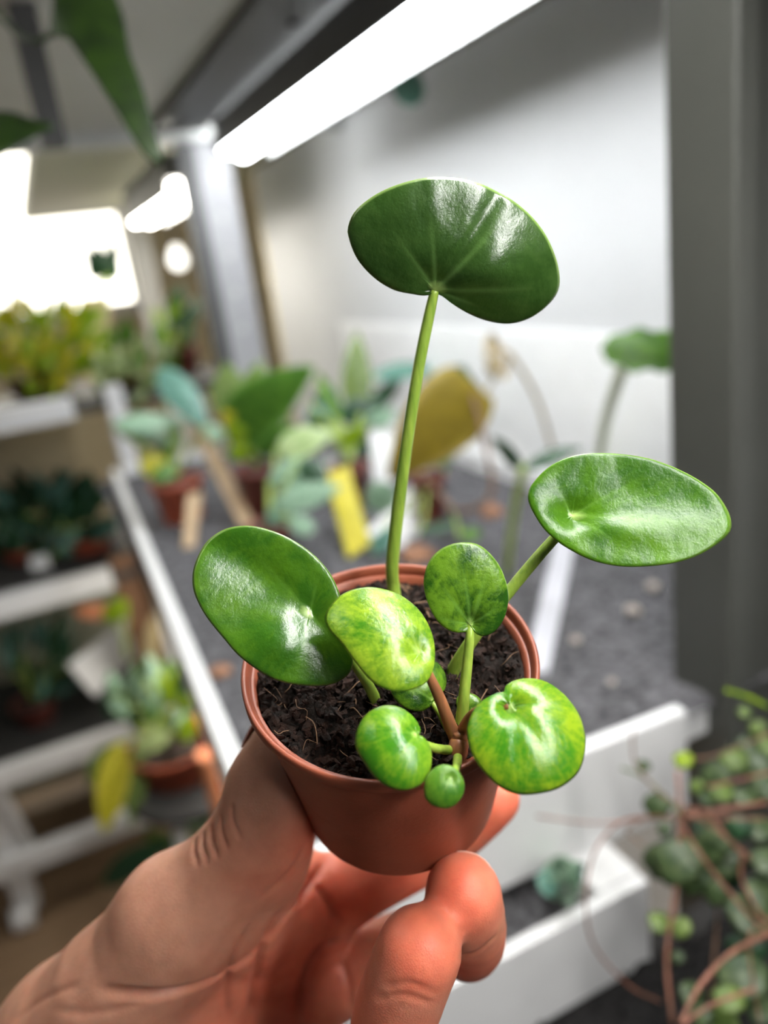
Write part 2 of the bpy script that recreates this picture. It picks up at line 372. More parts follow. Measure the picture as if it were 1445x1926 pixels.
# gravel tray on the shelf
ZT = -0.30
tray = tag(empty('gravel_tray', A(0.3, 0.8, ZT - 0.03)), 'white shelf tray with raised rim filled with dark gravel', 'tray')
def quad_prism(name, top4, depth, mat, parent):
    p = np.array(top4); v = list(p) + list(p - np.array([0, 0, depth]))
    f = [(0,1,2,3), (7,6,5,4)] + [(i, i+4, (i+1) % 4 + 4, (i+1) % 4) for i in range(4)]
    o = mesh_obj(name, v, f, mat, parent, smooth=False); fix_normals(o)
    b = o.modifiers.new('bevel', 'BEVEL'); b.width = 0.0015; b.segments = 2; return o
a0, a1 = A(0.052, 0.318, ZT + 0.012), A(0.093, 1.40, ZT + 0.012)
d = np.array([0.0062, 0, 0])
quad_prism('tray_rim', [a0 - d, a0 + d, a1 + d, a1 - d], 0.055, M['white_plastic'], tray)
quad_prism('tray_rim', [A(0.064, 0.324, ZT + 0.012), A(0.314, 0.309, ZT + 0.012), A(0.314, 0.319, ZT + 0.012), A(0.064, 0.334, ZT + 0.012)], 0.073, M['white_plastic'], tray)
quad_prism('tray_rim', [A(0.540, 0.10, ZT + 0.02), A(0.558, 0.10, ZT + 0.02), A(0.558, 1.40, ZT + 0.02), A(0.546, 1.40, ZT + 0.02)], 0.045, M['white_plastic'], tray)
quad_prism('tray_rim', [A(0.105, 1.388, ZT + 0.012), A(0.545, 1.388, ZT + 0.012), A(0.545, 1.40, ZT + 0.012), A(0.105, 1.40, ZT + 0.012)], 0.05, M['white_plastic'], tray)
quad_prism('back_liner', [A(0.5535, 0.10, -0.105), A(0.5575, 0.10, -0.105), A(0.5575, 1.40, -0.105), A(0.5535, 1.40, -0.105)], 0.174, M['white_plastic'], tray)
quad_prism('tray_bottom', [A(0.06, 0.33, ZT - 0.012), A(0.545, 0.33, ZT - 0.012), A(0.545, 1.395, ZT - 0.012), A(0.095, 1.395, ZT - 0.012)], 0.02, M['white'], tray)
def rough_sheet(name, corner, ex, ey, nx, ny, amp, freq, mat, parent=None):
    V = []; Fc = []
    for j in range(ny):
        for i in range(nx):
            p = np.asarray(corner) + np.asarray(ex) * (i/(nx-1)) + np.asarray(ey) * (j/(ny-1))
            h = amp * (mnoise.fractal(Vector(p) * freq, 0.6, 2.0, 4)) * 1.0
            V.append(p + np.array([0, 0, h]))
    for j in range(ny - 1):
        for i in range(nx - 1):
            Fc.append((j*nx+i, j*nx+i+1, (j+1)*nx+i+1, (j+1)*nx+i))
    return mesh_obj(name, V, Fc, mat, parent)
tag(rough_sheet('gravel', A(0.062, 0.322, ZT - 0.004), (0.48, 0, 0), (0, 1.068, 0), 150, 320, 0.0032, 90, M['gravel']),
    'dark grey gritty gravel filling the shelf tray', 'gravel', kind='stuff')
# light slat lying on the gravel behind the plant
sl = slab('divider_slat', [W(985, 1262, 0.565), W(1032, 1262, 0.566), W(1085, 1010, 0.80), W(1045, 1010, 0.798)], 0.006, M['slat'])
tag(sl, 'pale lilac-white slat standing on the gravel behind the right leaf', 'slat')
def rock(name, c, r, mat, parent=None, squash=0.7, seed=0, sub=2):
    bm = bmesh.new(); bmesh.ops.create_icosphere(bm, subdivisions=sub, radius=1.0)
    s = Vector((seed*3.1, seed*1.3, seed*2.7))
    V = []
    for v in bm.verts:
        k = 1 + 0.45 * mnoise.noise(v.co * 1.3 + s); V.append(np.array([v.co.x, v.co.y, v.co.z * squash]) * k * r)
    Fc = [[v.index for v in f.verts] for f in bm.faces]; bm.free()
    o = mesh_obj(name, V, Fc, mat, parent); o.location = tuple(c); return o
for i, (x, y, r, lb) in enumerate([(1192, 1150, 15, 'larger pinkish pebble on the gravel between pot and grey post'), (1228, 1105, 12, 'pale pebble on the gravel right beneath the right leaf'), (1082, 1205, 10, 'small pebble on the gravel just right of the pot rim'), (1150, 1285, 8, 'small pebble on the gravel above the tray end wall')]):
    p = PZ(x, y, ZT); dd = W2C(p)[2]
    tag(rock('pebble', p + np.array([0, 0, 0.001]), r * dd / F, M['pebble'], seed=i), lb, 'pebble', 'pebbles on the gravel')

# white trough in front of the gravel tray, lower down
tro = tag(empty('planter_trough', A(0.15, 0.30, -0.425)), 'white plastic trough with dark soil just behind the fingers', 'trough')
ZR = -0.362
quad_prism('front_wall', [A(-0.05, 0.282, ZR), A(0.252, 0.278, ZR), A(0.252, 0.286, ZR), A(-0.05, 0.290, ZR)], 0.062, M['white_plastic'], tro)
quad_prism('back_wall', [A(-0.05, 0.345, ZR), A(0.252, 0.345, ZR), A(0.252, 0.352, ZR), A(-0.05, 0.352, ZR)], 0.062, M['white_plastic'], tro)
quad_prism('end_ledge', [A(0.222, 0.2865, ZR + 0.001), A(0.252, 0.2865, ZR + 0.001), A(0.252, 0.3445, ZR + 0.001), A(0.212, 0.3445, ZR + 0.001)], 0.060, M['white_plastic'], tro)
quad_prism('end_wall', [A(-0.05, 0.2905, ZR), A(-0.043, 0.2905, ZR), A(-0.043, 0.3445, ZR), A(-0.05, 0.3445, ZR)], 0.062, M['white_plastic'], tro)
tag(rough_sheet('trough_soil', A(-0.043, 0.290, ZR - 0.014), (0.262, 0, 0), (0, 0.054, 0), 140, 30, 0.003, 120, M['gravel'], tro), kind='stuff')
# black soil bed at the lower right
tag(rough_sheet('soil_bed', A(-0.15, -0.02, -0.423), (0.75, 0, 0), (0, 0.298, 0), 240, 110, 0.006, 90, M['bed_soil']), 'black soil bed under the trailing vines', 'soil', kind='stuff')
box('bed_pan', (-0.15, -0.02, -0.45), (0.60, 0.30, -0.432), M['dark_board'])
tag(bpy.data.objects['bed_pan'], 'dark shelf pan holding the black soil bed', 'pan')

# ------------------------------------------------------------------ far stand on the left
stand = tag(empty('plant_stand', A(-0.25, 1.45, -1.16)), 'white slatted plant stand with several low shelves at far left', 'stand')
for (zz, xr) in ((-0.172, 0.055), (-0.492, 0.045), (-0.815, 0.10), (-1.005, 0.10)):
    box('rail', (-0.75, 1.43, zz - 0.024), (xr, 1.46, zz + 0.016), M['white'], stand, 0.003)
for zz in (-0.172, -0.492, -0.815):
    box('shelf_board', (-0.75, 1.4605, zz - 0.02), (0.36 if zz > -0.2 else 0.10, 1.86, zz - 0.004), M['dark_board'], stand)
for x in (-0.262, ):
    box('leg', (x - 0.022, 1.462, -1.135), (x + 0.022, 1.50, -0.832), M['white'], stand, 0.003)
    tube('caster', [A(x - 0.03, 1.45, -1.135), A(x + 0.01, 1.45, -1.135)], 0.024, M['white'], stand, n=3, sides=20)
box('leg', (0.11, 1.43, -1.16), (0.14, 1.4600, -0.15), M['white'], stand, 0.003)
box('leg', (0.33, 1.83, -1.16), (0.36, 1.86, -0.193), M['white'], stand, 0.003)
box('leg', (-0.70, 1.862, -1.16), (-0.66, 1.90, -0.15), M['white'], stand, 0.003)
q0, q1 = PY(0, 1490, 1.46), PY(62, 1600, 1.46)
tube('brace', [q0 - (q1 - q0)*1.2, q1], 0.011, M['white'], stand, n=4, sides=8)
# back boards behind its shelves
box('back_board', (-0.75, 1.862, -0.48), (0.055, 1.875, -0.20), M['board'], stand)
box('back_board', (-0.75, 1.862, -1.12), (0.055, 1.875, -0.51), M['olive_board'], stand)
tag(box('wood_board', (0.052, 1.47, -0.80), (0.105, 1.50, -0.47), M['brown']), 'upright brown wooden board behind the tray rim at left', 'board')
tag(slab('cream_board', [PY(150, 560, 2.3), PY(205, 555, 2.3), PY(205, 720, 2.3), PY(160, 720, 2.3)], 0.02, M['board']), 'upright cream board beside the yellow-green plant', 'board')
tag(slab('white_card', [PY(128, 1250, 1.52), PY(240, 1160, 1.66), PY(275, 1215, 1.62), PY(180, 1310, 1.50)], 0.004, M['label_white']), 'bright white card leaning among pots on the far stand', 'card')

# ------------------------------------------------------------------ plants of the background
def strap_leaf(name, base, tip, width, mat, parent, twist=0.0, bend=0.15, shape='lance', fold=0.15, n=14, m=6):
    """leaf blade from base to tip in the room; width in metres, bend arches it towards the viewer's up"""
    base, tip = np.asarray(base), np.asarray(tip); ax = tip - base; L = np.linalg.norm(ax); t = ax / L
    view = (base + tip)/2 - CAM; view /= np.linalg.norm(view)
    s = np.cross(t, view); s /= np.linalg.norm(s); nn = np.cross(s, t)
    c, sn = math.cos(twist), math.sin(twist); s, nn = s*c + nn*sn, nn*c - s*sn
    prof = {'lance': lambda u: (math.sin(math.pi * u**0.75) ** 0.85), 'heart': lambda u: (math.sin(math.pi*min(1, (u*0.93+0.07))**0.6) ** 0.75),
            'round': lambda u: math.sqrt(max(0, 1-(2*u-1)**2)), 'wavy': lambda u: (math.sin(math.pi*u**0.8)**0.6)*(1+0.12*math.sin(u*23))}[shape]
    th = max(0.0006, 0.012*width)
    V = []; Fc = []
    for side in (1, -1):
        for i in range(n + 1):
            u = i / n; w = 0.5*width*max(prof(min(max(u, 0.0), 1.0)), 0.012)
            for j in range(m + 1):
                q = 2*j/m - 1
                V.append(base + t*L*u + s*w*q + nn*(L*bend*4*u*(1-u)*-1 + fold*w*abs(q)) + nn*side*th*0.5*(1 - q*q))
    K = (n+1)*(m+1)
    for i in range(n):
        for j in range(m):
            a = i*(m+1)+j; Fc.append((a, a+1, a+m+2, a+m+1)); Fc.append((K+a+m+1, K+a+m+2, K+a+1, K+a))
    rim = [j for j in range(m+1)] + [i*(m+1)+m for i in range(1, n+1)] + [n*(m+1)+j for j in range(m-1, -1, -1)] + [i*(m+1) for i in range(n-1, 0, -1)]
    for a, b in zip(rim, rim[1:] + rim[:1]): Fc.append((a, a + K, b + K, b))
    o = mesh_obj(name, V, Fc, mat, parent); fix_normals(o); return o
def nursery_pot(rim_c, r, h, mat, parent):
    """flower pot with lip, its soil inside"""
    prof = [(0.0, -h), (0.72*r, -h), (0.75*r, -h*0.97), (0.93*r, -0.16*h), (1.0*r, -0.16*h), (1.03*r, 0), (0.97*r, 0.0), (0.93*r, -0.1*h), (0.90*r, -0.14*h)]
    v, f = lathe_data(prof, rim_c, np.array([0, 0, 1.0]), np.array([1.0, 0, 0]), 32)
    p = mesh_obj('pot', v, f, mat, parent)
    v, f = lathe_data([(0.91*r, -0.12*h), (0.5*r, -0.07*h), (0.001, -0.05*h)], rim_c, np.array([0, 0, 1.0]), np.array([1.0, 0, 0]), 24)
    s = mesh_obj('soil', v, f, M['bgsoil'], parent); return p
def dg(x, y): return W2C(PZ(x, y, ZT - 0.004))[2]          # distance of the gravel there
def plant(name, label, cat, pot, leaves, stems=(), group=None, rest=None):
    """pot: (px, py, radius px, height m, depth, material) or None; leaves: (bx, by, tx, ty, width px, depth base, depth tip, material, shape, twist)"""
    if pot:
        x, y, rp, h, dd, pm = pot; c = W(x, y, dd); h = h if rest is None else c[2] - CAM[2] - rest; r = rp*dd/F; base = c - np.array([0, 0, h])
    else:
        l = leaves[0]; base = W(l[0], l[1], l[5])
    t = tag(empty(name, base), label, cat, group)
    if pot: nursery_pot(c, r, h, M[pm], t)
    for (pts, rp, sm) in stems:
        tube('stem', [W(a, b_, d_) for a, b_, d_ in pts], rp * pts[0][2] / F, M[sm], t, n=14, sides=8)
    for l in leaves:
        bx, by, tx, ty, wp, d0, d1, lm = l[:8]; sh = l[8] if len(l) > 8 else 'lance'; tw = l[9] if len(l) > 9 else 0.3
        strap_leaf('leaf', W(bx, by, d0), W(tx, ty, d1), wp*0.5*(d0+d1)/F, M[lm], t, tw, 0.06, sh)
    return t
def bushy(cx, cy, rx, ry, d0, n, lp, mats, seed, base=None, shape='lance', dz=0.08, wfac=0.5):
    """random leaves fanning from a foot point over an ellipse of the photograph"""
    r = random.Random(seed); out = []; bx, by = base or (cx, cy + ry)
    for i in range(n):
        a = r.uniform(0, 2*math.pi); q = math.sqrt(r.random()); x = cx + rx*q*math.cos(a); y = cy + ry*q*math.sin(a)
        dx, dy = x - bx, y - by; L = math.hypot(dx, dy) + 1e-6; ll = lp*r.uniform(0.7, 1.25); dd = d0 + r.uniform(-dz, dz)
        g = r.uniform(-0.5, 0.5); ux, uy = dx/L*math.cos(g) - dy/L*math.sin(g), dx/L*math.sin(g) + dy/L*math.cos(g)
        out.append((x - ux*ll/2, y - uy*ll/2, x + ux*ll/2, y + uy*ll/2, ll*wfac, dd, dd + r.uniform(-0.03, 0.03), r.choice(mats), shape, r.uniform(-0.9, 0.9)))
    return out
def fan_stems(leaves, foot, rp, sm, every=2):
    fx, fy, fd = foot
    return [([(fx, fy, fd), ((fx + l[0])/2, (fy + l[1])/2 - 8, (fd + l[5])/2), (l[0], l[1], l[5])], rp, sm) for l in leaves[::every]]

# on the gravel
lv = [(300, 690, 392, 812, 62, 1.05, 1.02, 'teal'), (212, 800, 358, 792, 56, 1.0, 1.05, 'silver', 'lance', 0.9), (225, 815, 345, 830, 46, 1.02, 1.06, 'silver', 'lance', 0.9),
      (262, 880, 318, 872, 44, 1.0, 1.02, 'yellow', 'round'), (290, 905, 325, 872, 36, 1.0, 1.02, 'green', 'round'), (335, 800, 300, 890, 40, 1.06, 1.05, 'green'), (390, 800, 420, 830, 34, 1.0, 1.0, 'silver', 'round')]
plant('foliage_plant', 'silvery teal-leaved plant in a terracotta pot at the tray left', 'potted plant', (330, 902, 50, 0.065, 1.04, 'terra'), lv, fan_stems(lv, (330, 900, 1.04), 3, 'stem_green', 1), rest=ZT - 0.003)
lv = [(432, 812, 592, 688, 118, 0.98, 0.92, 'green', 'heart', 0.35), (440, 790, 424, 680, 74, 1.0, 1.02, 'olive', 'lance', 0.2), (470, 780, 490, 676, 60, 1.02, 1.04, 'olive'),
      (455, 820, 420, 770, 40, 0.98, 0.97, 'yellow'), (470, 850, 430, 790, 46, 0.98, 0.96, 'lime'), (480, 850, 560, 800, 52, 0.98, 0.96, 'green'), (475, 850, 425, 850, 40, 0.98, 0.96, 'lime'), (500, 820, 540, 740, 50, 1.0, 1.05, 'olive')]
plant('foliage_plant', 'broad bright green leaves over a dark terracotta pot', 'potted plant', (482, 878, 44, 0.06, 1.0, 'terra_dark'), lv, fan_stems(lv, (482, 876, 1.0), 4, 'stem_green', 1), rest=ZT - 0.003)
lv = [(672, 790, 671, 622, 58, 1.1, 1.12, 'olive', 'lance', 0.1), (632, 770, 590, 740, 60, 1.1, 1.1, 'dark'), (640, 790, 705, 752, 52, 1.08, 1.08, 'dark'), (640, 838, 694, 800, 34, 0.95, 0.93, 'lime', 'lance', 0.2),
      (600, 720, 640, 790, 26, 1.0, 1.0, 'green'), (700, 710, 840, 690, 52, 1.15, 1.2, 'teal', 'lance', 0.9), (585, 760, 630, 800, 60, 1.1, 1.1, 'teal'), (655, 820, 700, 860, 40, 1.1, 1.1, 'dark'), (640, 800, 598, 700, 44, 1.12, 1.15, 'green', 'lance', 0.5), (690, 780, 760, 705, 40, 1.15, 1.2, 'dark', 'lance', 0.5), (690, 800, 745, 770, 44, 1.12, 1.15, 'silver', 'lance', 0.5), (620, 800, 575, 790, 40, 1.08, 1.06, 'green', 'lance', 0.6)]
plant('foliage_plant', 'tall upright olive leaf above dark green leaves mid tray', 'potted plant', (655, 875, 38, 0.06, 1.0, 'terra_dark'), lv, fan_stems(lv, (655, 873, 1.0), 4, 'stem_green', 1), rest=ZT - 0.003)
lv = [(520, 845, 628, 815, 66, 0.92, 0.92, 'pale', 'lance', 0.5), (505, 905, 612, 872, 56, 0.88, 0.88, 'silver', 'lance', 0.3), (520, 950, 645, 915, 52, 0.85, 0.85, 'silver', 'lance', 0.4), (505, 980, 560, 945, 44, 0.85, 0.86, 'teal'),
      (560, 870, 620, 905, 46, 0.88, 0.87, 'dark'), (540, 990, 520, 930, 40, 0.85, 0.85, 'silver'), (545, 975, 590, 1000, 36, 0.84, 0.83, 'silver', 'round')]
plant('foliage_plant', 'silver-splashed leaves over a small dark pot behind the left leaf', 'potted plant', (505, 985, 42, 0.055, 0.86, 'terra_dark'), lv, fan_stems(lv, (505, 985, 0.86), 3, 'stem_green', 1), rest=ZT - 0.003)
lv = [(893, 722, 730, 900, 150, 0.78, 0.82, 'mustard', 'heart', 0.3), (890, 712, 800, 790, 90, 0.795, 0.83, 'dark', 'heart', -0.2), (838, 880, 806, 800, 70, 0.9, 0.9, 'silver'), (745, 950, 690, 920, 60, 0.86, 0.86, 'silver', 'round'), (790, 1000, 880, 985, 36, 0.8, 0.8, 'dark', 'lance', 0.8), (865, 1010, 905, 1000, 26, 0.78, 0.78, 'green', 'round'), (700, 1040, 745, 990, 40, 0.82, 0.82, 'teal')]
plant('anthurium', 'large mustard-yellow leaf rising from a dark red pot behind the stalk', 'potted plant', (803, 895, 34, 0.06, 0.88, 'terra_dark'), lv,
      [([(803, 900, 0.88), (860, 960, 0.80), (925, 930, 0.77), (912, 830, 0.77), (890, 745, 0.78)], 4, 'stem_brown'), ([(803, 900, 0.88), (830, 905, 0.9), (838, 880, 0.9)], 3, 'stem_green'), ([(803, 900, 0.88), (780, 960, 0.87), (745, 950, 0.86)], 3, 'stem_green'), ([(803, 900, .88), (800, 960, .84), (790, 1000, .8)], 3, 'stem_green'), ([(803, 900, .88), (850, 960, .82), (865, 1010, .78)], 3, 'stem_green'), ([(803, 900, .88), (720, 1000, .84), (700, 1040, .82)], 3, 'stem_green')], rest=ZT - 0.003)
strap = plant('leafy_seedling', 'dark green folded leaf on a pale stalk left of the right leaf', 'plant', None,
      [(985, 880, 1098, 842, 40, 0.62, 0.6, 'dark', 'lance', 0.75), (985, 878, 925, 820, 40, 0.62, 0.66, 'dark', 'lance', 0.8)], [([(953, 1085, dg(953, 1085) + 0.004), (965, 980, 0.68), (985, 878, 0.62)], 7, 'stem_green')])
plant('leafy_seedling', 'wavy bright green leaf on a whitish stalk beside the grey post', 'plant', None,
      [(1130, 655, 1330, 668, 84, 0.62, 0.60, 'wavy', 'wavy', 0.35)], [([(1128, 862, 0.85), (1140, 790, 0.75), (1172, 690, 0.62)], 9, 'stem_pale')])
lv = bushy(938, 672, 30, 34, 0.8, 10, 34, ['dry'], 5, (955, 720))
plant('dried_vine', 'withered beige vine against the white wall', 'plant', None, lv,
      [([(1040, 845, 0.85), (1010, 750, 0.82), (965, 672, 0.8), (945, 660, 0.8)], 4, 'dry'), ([(945, 660, 0.8), (925, 720, 0.8), (905, 745, 0.8)], 3, 'dry')])
tag(slab('plant_label', [W(612, 892, 0.90), W(655, 876, 0.90), W(697, 1022, 0.835), W(655, 1050, 0.835)], 0.0008, M['label_yellow']), 'yellow plastic plant label stuck upright in the tray', 'label')
tag(slab('plant_label', [W(695, 815, 1.04), W(738, 812, 1.04), W(742, 905, 1.015), W(706, 945, 1.015)], 0.0008, M['label_white']), 'white plant label just left of the tall stalk', 'label')
tag(slab('plant_label', [W(606, 862, 1.12), W(652, 850, 1.12), W(668, 905, 1.112), W(625, 915, 1.112)], 0.0008, M['label_white']), 'white plant label above the yellow label', 'label')
tag(slab('plant_label', [W(690, 1000, 0.86), W(800, 880, 0.93), W(808, 1000, 0.90), W(750, 1060, 0.84)], 0.0008, M['label_white']), 'large white label right behind the tall stalk', 'label')
tag(slab('wooden_stick', [W(362, 812, 1.08), W(388, 800, 1.08), W(480, 985, 0.985), W(452, 990, 0.985)], 0.002, M['stick']), 'long pale wooden stick leaning among the pots', 'stick')
tag(slab('wooden_stick', [W(352, 930, 0.98), W(378, 925, 0.98), W(366, 1030, 0.94), W(344, 1030, 0.94)], 0.002, M['stick']), 'short wooden stick in front of the terracotta pot', 'stick')
tag(rock('clay_shard', W(785, 1042, dg(785, 1042) - 0.01), 0.019, M['tan'], squash=0.5, seed=21), 'orange-brown clay shard behind the pot rim', 'shard')
tag(rock('clay_shard', W(418, 1262, dg(418, 1262) - 0.005), 0.009, M['tan'], squash=0.5, seed=22), 'small orange shard on gravel left of the pot rim', 'shard')
tag(rock('clay_shard', W(925, 965, dg(925, 965) - 0.01), 0.013, M['tan'], squash=0.8, seed=23), 'rusty brown clump beside the brown stem', 'shard')
plant('hanging_sprig', 'single round green leaf hanging below the long lamp', 'plant', None, [(768, 128, 768, 200, 66, 0.85, 0.85, 'teal', 'round', 0.3)], [([(768, 132, 0.85), (775, 60, 0.9), (772, -40, 0.95)], 2, 'stem_green')])

# on the far stand
lv = bushy(75, 645, 125, 85, 1.5, 110, 44, ['lime', 'yellow', 'yellow', 'lime', 'yellow'], 11, (80, 770))
plant('foliage_plant', 'yellow-green leafy plant glowing before the window', 'potted plant', (70, 705, 62, 0.05, 1.58, 'terra_dark'), lv, fan_stems(lv, (70, 705, 1.58), 2, 'stem_green', 3), rest=-0.175)
lv = bushy(250, 690, 78, 70, 1.45, 50, 46, ['varieg', 'olive', 'varieg', 'green', 'olive'], 12, (240, 790))
plant('foliage_plant', 'small-leaved variegated plant left of the far post', 'potted plant', (250, 705, 42, 0.06, 1.5, 'terra_dark'), lv, fan_stems(lv, (250, 705, 1.5), 2, 'stem_green', 3), rest=-0.175)
lv = bushy(335, 610, 48, 48, 1.6, 16, 54, ['green', 'lime', 'dark', 'dark'], 13, (340, 690))
plant('foliage_plant', 'green sprigs against the far post', 'potted plant', (340, 655, 32, 0.06, 1.6, 'terra_dark'), lv, fan_stems(lv, (340, 655, 1.6), 2, 'stem_green', 2), rest=-0.175)
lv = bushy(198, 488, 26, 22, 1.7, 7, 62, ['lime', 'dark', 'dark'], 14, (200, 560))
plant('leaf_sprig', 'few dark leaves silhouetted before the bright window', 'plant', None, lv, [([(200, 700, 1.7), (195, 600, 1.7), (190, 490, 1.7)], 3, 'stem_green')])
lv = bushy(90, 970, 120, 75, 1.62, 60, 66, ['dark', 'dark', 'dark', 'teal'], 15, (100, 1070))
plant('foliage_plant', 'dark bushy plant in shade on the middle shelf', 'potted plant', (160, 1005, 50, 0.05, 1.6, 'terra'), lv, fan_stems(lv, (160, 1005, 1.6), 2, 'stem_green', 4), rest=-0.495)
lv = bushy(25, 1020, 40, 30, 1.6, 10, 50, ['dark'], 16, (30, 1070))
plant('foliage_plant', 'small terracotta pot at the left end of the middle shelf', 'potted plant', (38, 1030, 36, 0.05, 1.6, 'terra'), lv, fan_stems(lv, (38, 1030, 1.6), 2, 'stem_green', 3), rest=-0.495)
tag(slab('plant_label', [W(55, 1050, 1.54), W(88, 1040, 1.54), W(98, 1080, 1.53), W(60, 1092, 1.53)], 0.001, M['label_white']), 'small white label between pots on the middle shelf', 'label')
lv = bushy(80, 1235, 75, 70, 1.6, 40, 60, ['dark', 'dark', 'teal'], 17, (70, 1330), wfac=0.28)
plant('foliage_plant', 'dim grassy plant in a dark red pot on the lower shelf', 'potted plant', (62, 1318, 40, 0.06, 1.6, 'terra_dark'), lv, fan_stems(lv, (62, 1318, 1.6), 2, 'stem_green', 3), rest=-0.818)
lv = bushy(290, 1310, 90, 62, 1.25, 46, 56, ['green', 'lime', 'dark', 'olive', 'silver'], 18, (310, 1410))
lv += [(225, 1395, 195, 1570, 62, 1.2, 1.18, 'yellow', 'lance', 0.2), (262, 1400, 245, 1560, 40, 1.22, 1.2, 'olive', 'lance', 0.3), (215, 1400, 165, 1480, 46, 1.2, 1.2, 'olive')]
lv += [(250, 1405, 320, 1382, 40, 1.17, 1.17, 'varieg', 'round'), (335, 1390, 370, 1350, 40, 1.17, 1.17, 'lime', 'round')]
plant('foliage_plant', 'leafy plant with a drooping yellow leaf in an orange pot', 'potted plant', (322, 1395, 80, 0.062, 1.25, 'terra'), lv, fan_stems(lv, (322, 1392, 1.25), 3, 'stem_green', 3), rest=-0.757)
stl = tag(empty('plant_stool', A(0.07, 1.15, -1.16)), 'small round dark-topped stool carrying the orange pot', 'stool')
v, f = lathe_data([(0.0, -0.775), (0.098, -0.775), (0.104, -0.770), (0.104, -0.762), (0.098, -0.757), (0.0, -0.757)], A(0.078, 1.14, 0), np.array([0, 0, 1.0]), np.array([1.0, 0, 0]), 40); mesh_obj('seat', v, f, M['dark_board'], stl)
for k in range(3):
    a = 2.0 + k*2*math.pi/3
    tube('leg', [A(0.078 + 0.07*math.cos(a), 1.14 + 0.07*math.sin(a), -0.772), A(0.078 + 0.11*math.cos(a), 1.14 + 0.11*math.sin(a), -1.16)], 0.010, M['white'], stl, n=3, sides=12)
def cup(x, y, rp, dd, mat, label):
    c = W(x, y, dd); r = rp*dd/F; hh = c[2] - CAM[2] + 0.757
    v, f = lathe_data([(0.0, -hh), (0.72*r, -hh), (0.76*r, -hh*0.96), (0.96*r, -0.1*hh), (1.04*r, -0.08*hh), (1.04*r, 0.0), (0.93*r, 0.0), (0.7*r, -hh*0.9), (0.0, -hh*0.9)], c, np.array([0, 0, 1.0]), np.array([1.0, 0, 0]), 32)
    tag(recenter(mesh_obj('clay_cup', v, f, M[mat]), c - np.array([0, 0, hh])), label, 'cup')
cup(384, 1348, 21, 1.18, 'red', 'bright red cup right behind the orange pot')
cup(386, 1415, 17, 1.10, 'peach', 'slim peach-coloured cup in front of the red cup')
lv = [(215, 1150, 140, 1150, 30, 1.45, 1.45, 'peach', 'round'), (240, 1150, 190, 1140, 24, 1.45, 1.45, 'red', 'round'), (195, 1165, 240, 1130, 40, 1.44, 1.44, 'lime', 'round'), (285, 1260, 290, 1150, 34, 1.44, 1.44, 'dry', 'lance')]
plant('flowering_plant', 'small pink and lime leaves above the white card', 'plant', None, lv, [([(215, 1150, 1.45), (230, 1200, 1.48), (240, 1240, 1.5)], 3, 'stem_green'), ([(240, 1150, 1.45), (238, 1200, 1.48), (240, 1240, 1.5)], 3, 'stem_green')])
lv = [(190, 1660, 330, 1580, 52, 1.2, 1.15, 'dark', 'lance', 0.4), (330, 1600, 270, 1560, 40, 1.2, 1.15, 'olive', 'lance', 0.4), (360, 1540, 450, 1480, 60, 1.05, 1.0, 'pale', 'lance', 0.3), (330, 1560, 360, 1470, 36, 1.1, 1.08, 'teal'), (330, 1530, 400, 1560, 50, 1.1, 1.08, 'silver')]
lv = [(*l[:5], l[5]*1.27, l[6]*1.27, *l[7:]) for l in lv]
plant('foliage_plant', 'pale and dark green leaves low behind the thumb', 'potted plant', (350, 1680, 60, 0.07, 1.46, 'terra_dark'), lv, fan_stems(lv, (350, 1680, 1.46), 3, 'stem_green', 1), rest=-1.16)

# succulent in the trough
lv = bushy(1060, 1655, 36, 26, 0.44, 14, 46, ['silver', 'silver', 'teal'], 41, (1060, 1690), 'round', 0.012, 0.8)
plant('succulent', 'blue-green rosette succulent growing in the white trough', 'plant', None, lv)

# ------------------------------------------------------------------ trailing vine at the lower right
vine = tag(empty('trailing_vine', W(1400, 1850, 0.36)), 'tangle of brown trailing stems with small round leaves at lower right', 'plant')
def disc_leaf(c, r, nrm, mat, parent):
    nrm = np.asarray(nrm, float); nrm /= np.linalg.norm(nrm); x = np.cross(nrm, [0.3, 0.9, 0.2]); x /= np.linalg.norm(x); y = np.cross(nrm, x)
    V = []; Fc = []; n, m = 20, 4
    V.append(c + nrm*r*0.20)
    for i in range(1, m + 1):
        for k in range(n):
            a = 2*math.pi*k/n; q = i/m; rr = r*q*(1 + 0.10*math.cos(2*a) - 0.25*max(0, math.cos(a))**12)
            V.append(c + x*rr*math.cos(a) + y*rr*math.sin(a) + nrm*r*0.20*(1 - q*q))
    back = len(V); V.append(c - nrm*r*0.06)
    for k in range(n): Fc.append((0, 1 + k, 1 + (k+1) % n))
    for i in range(m - 1):
        for k in range(n): Fc.append((1+i*n+k, 1+(i+1)*n+k, 1+(i+1)*n+(k+1) % n, 1+i*n+(k+1) % n))
    for k in range(n): Fc.append((back, 1+(m-1)*n+(k+1) % n, 1+(m-1)*n+k))
    return mesh_obj('leaf', V, Fc, mat, parent)
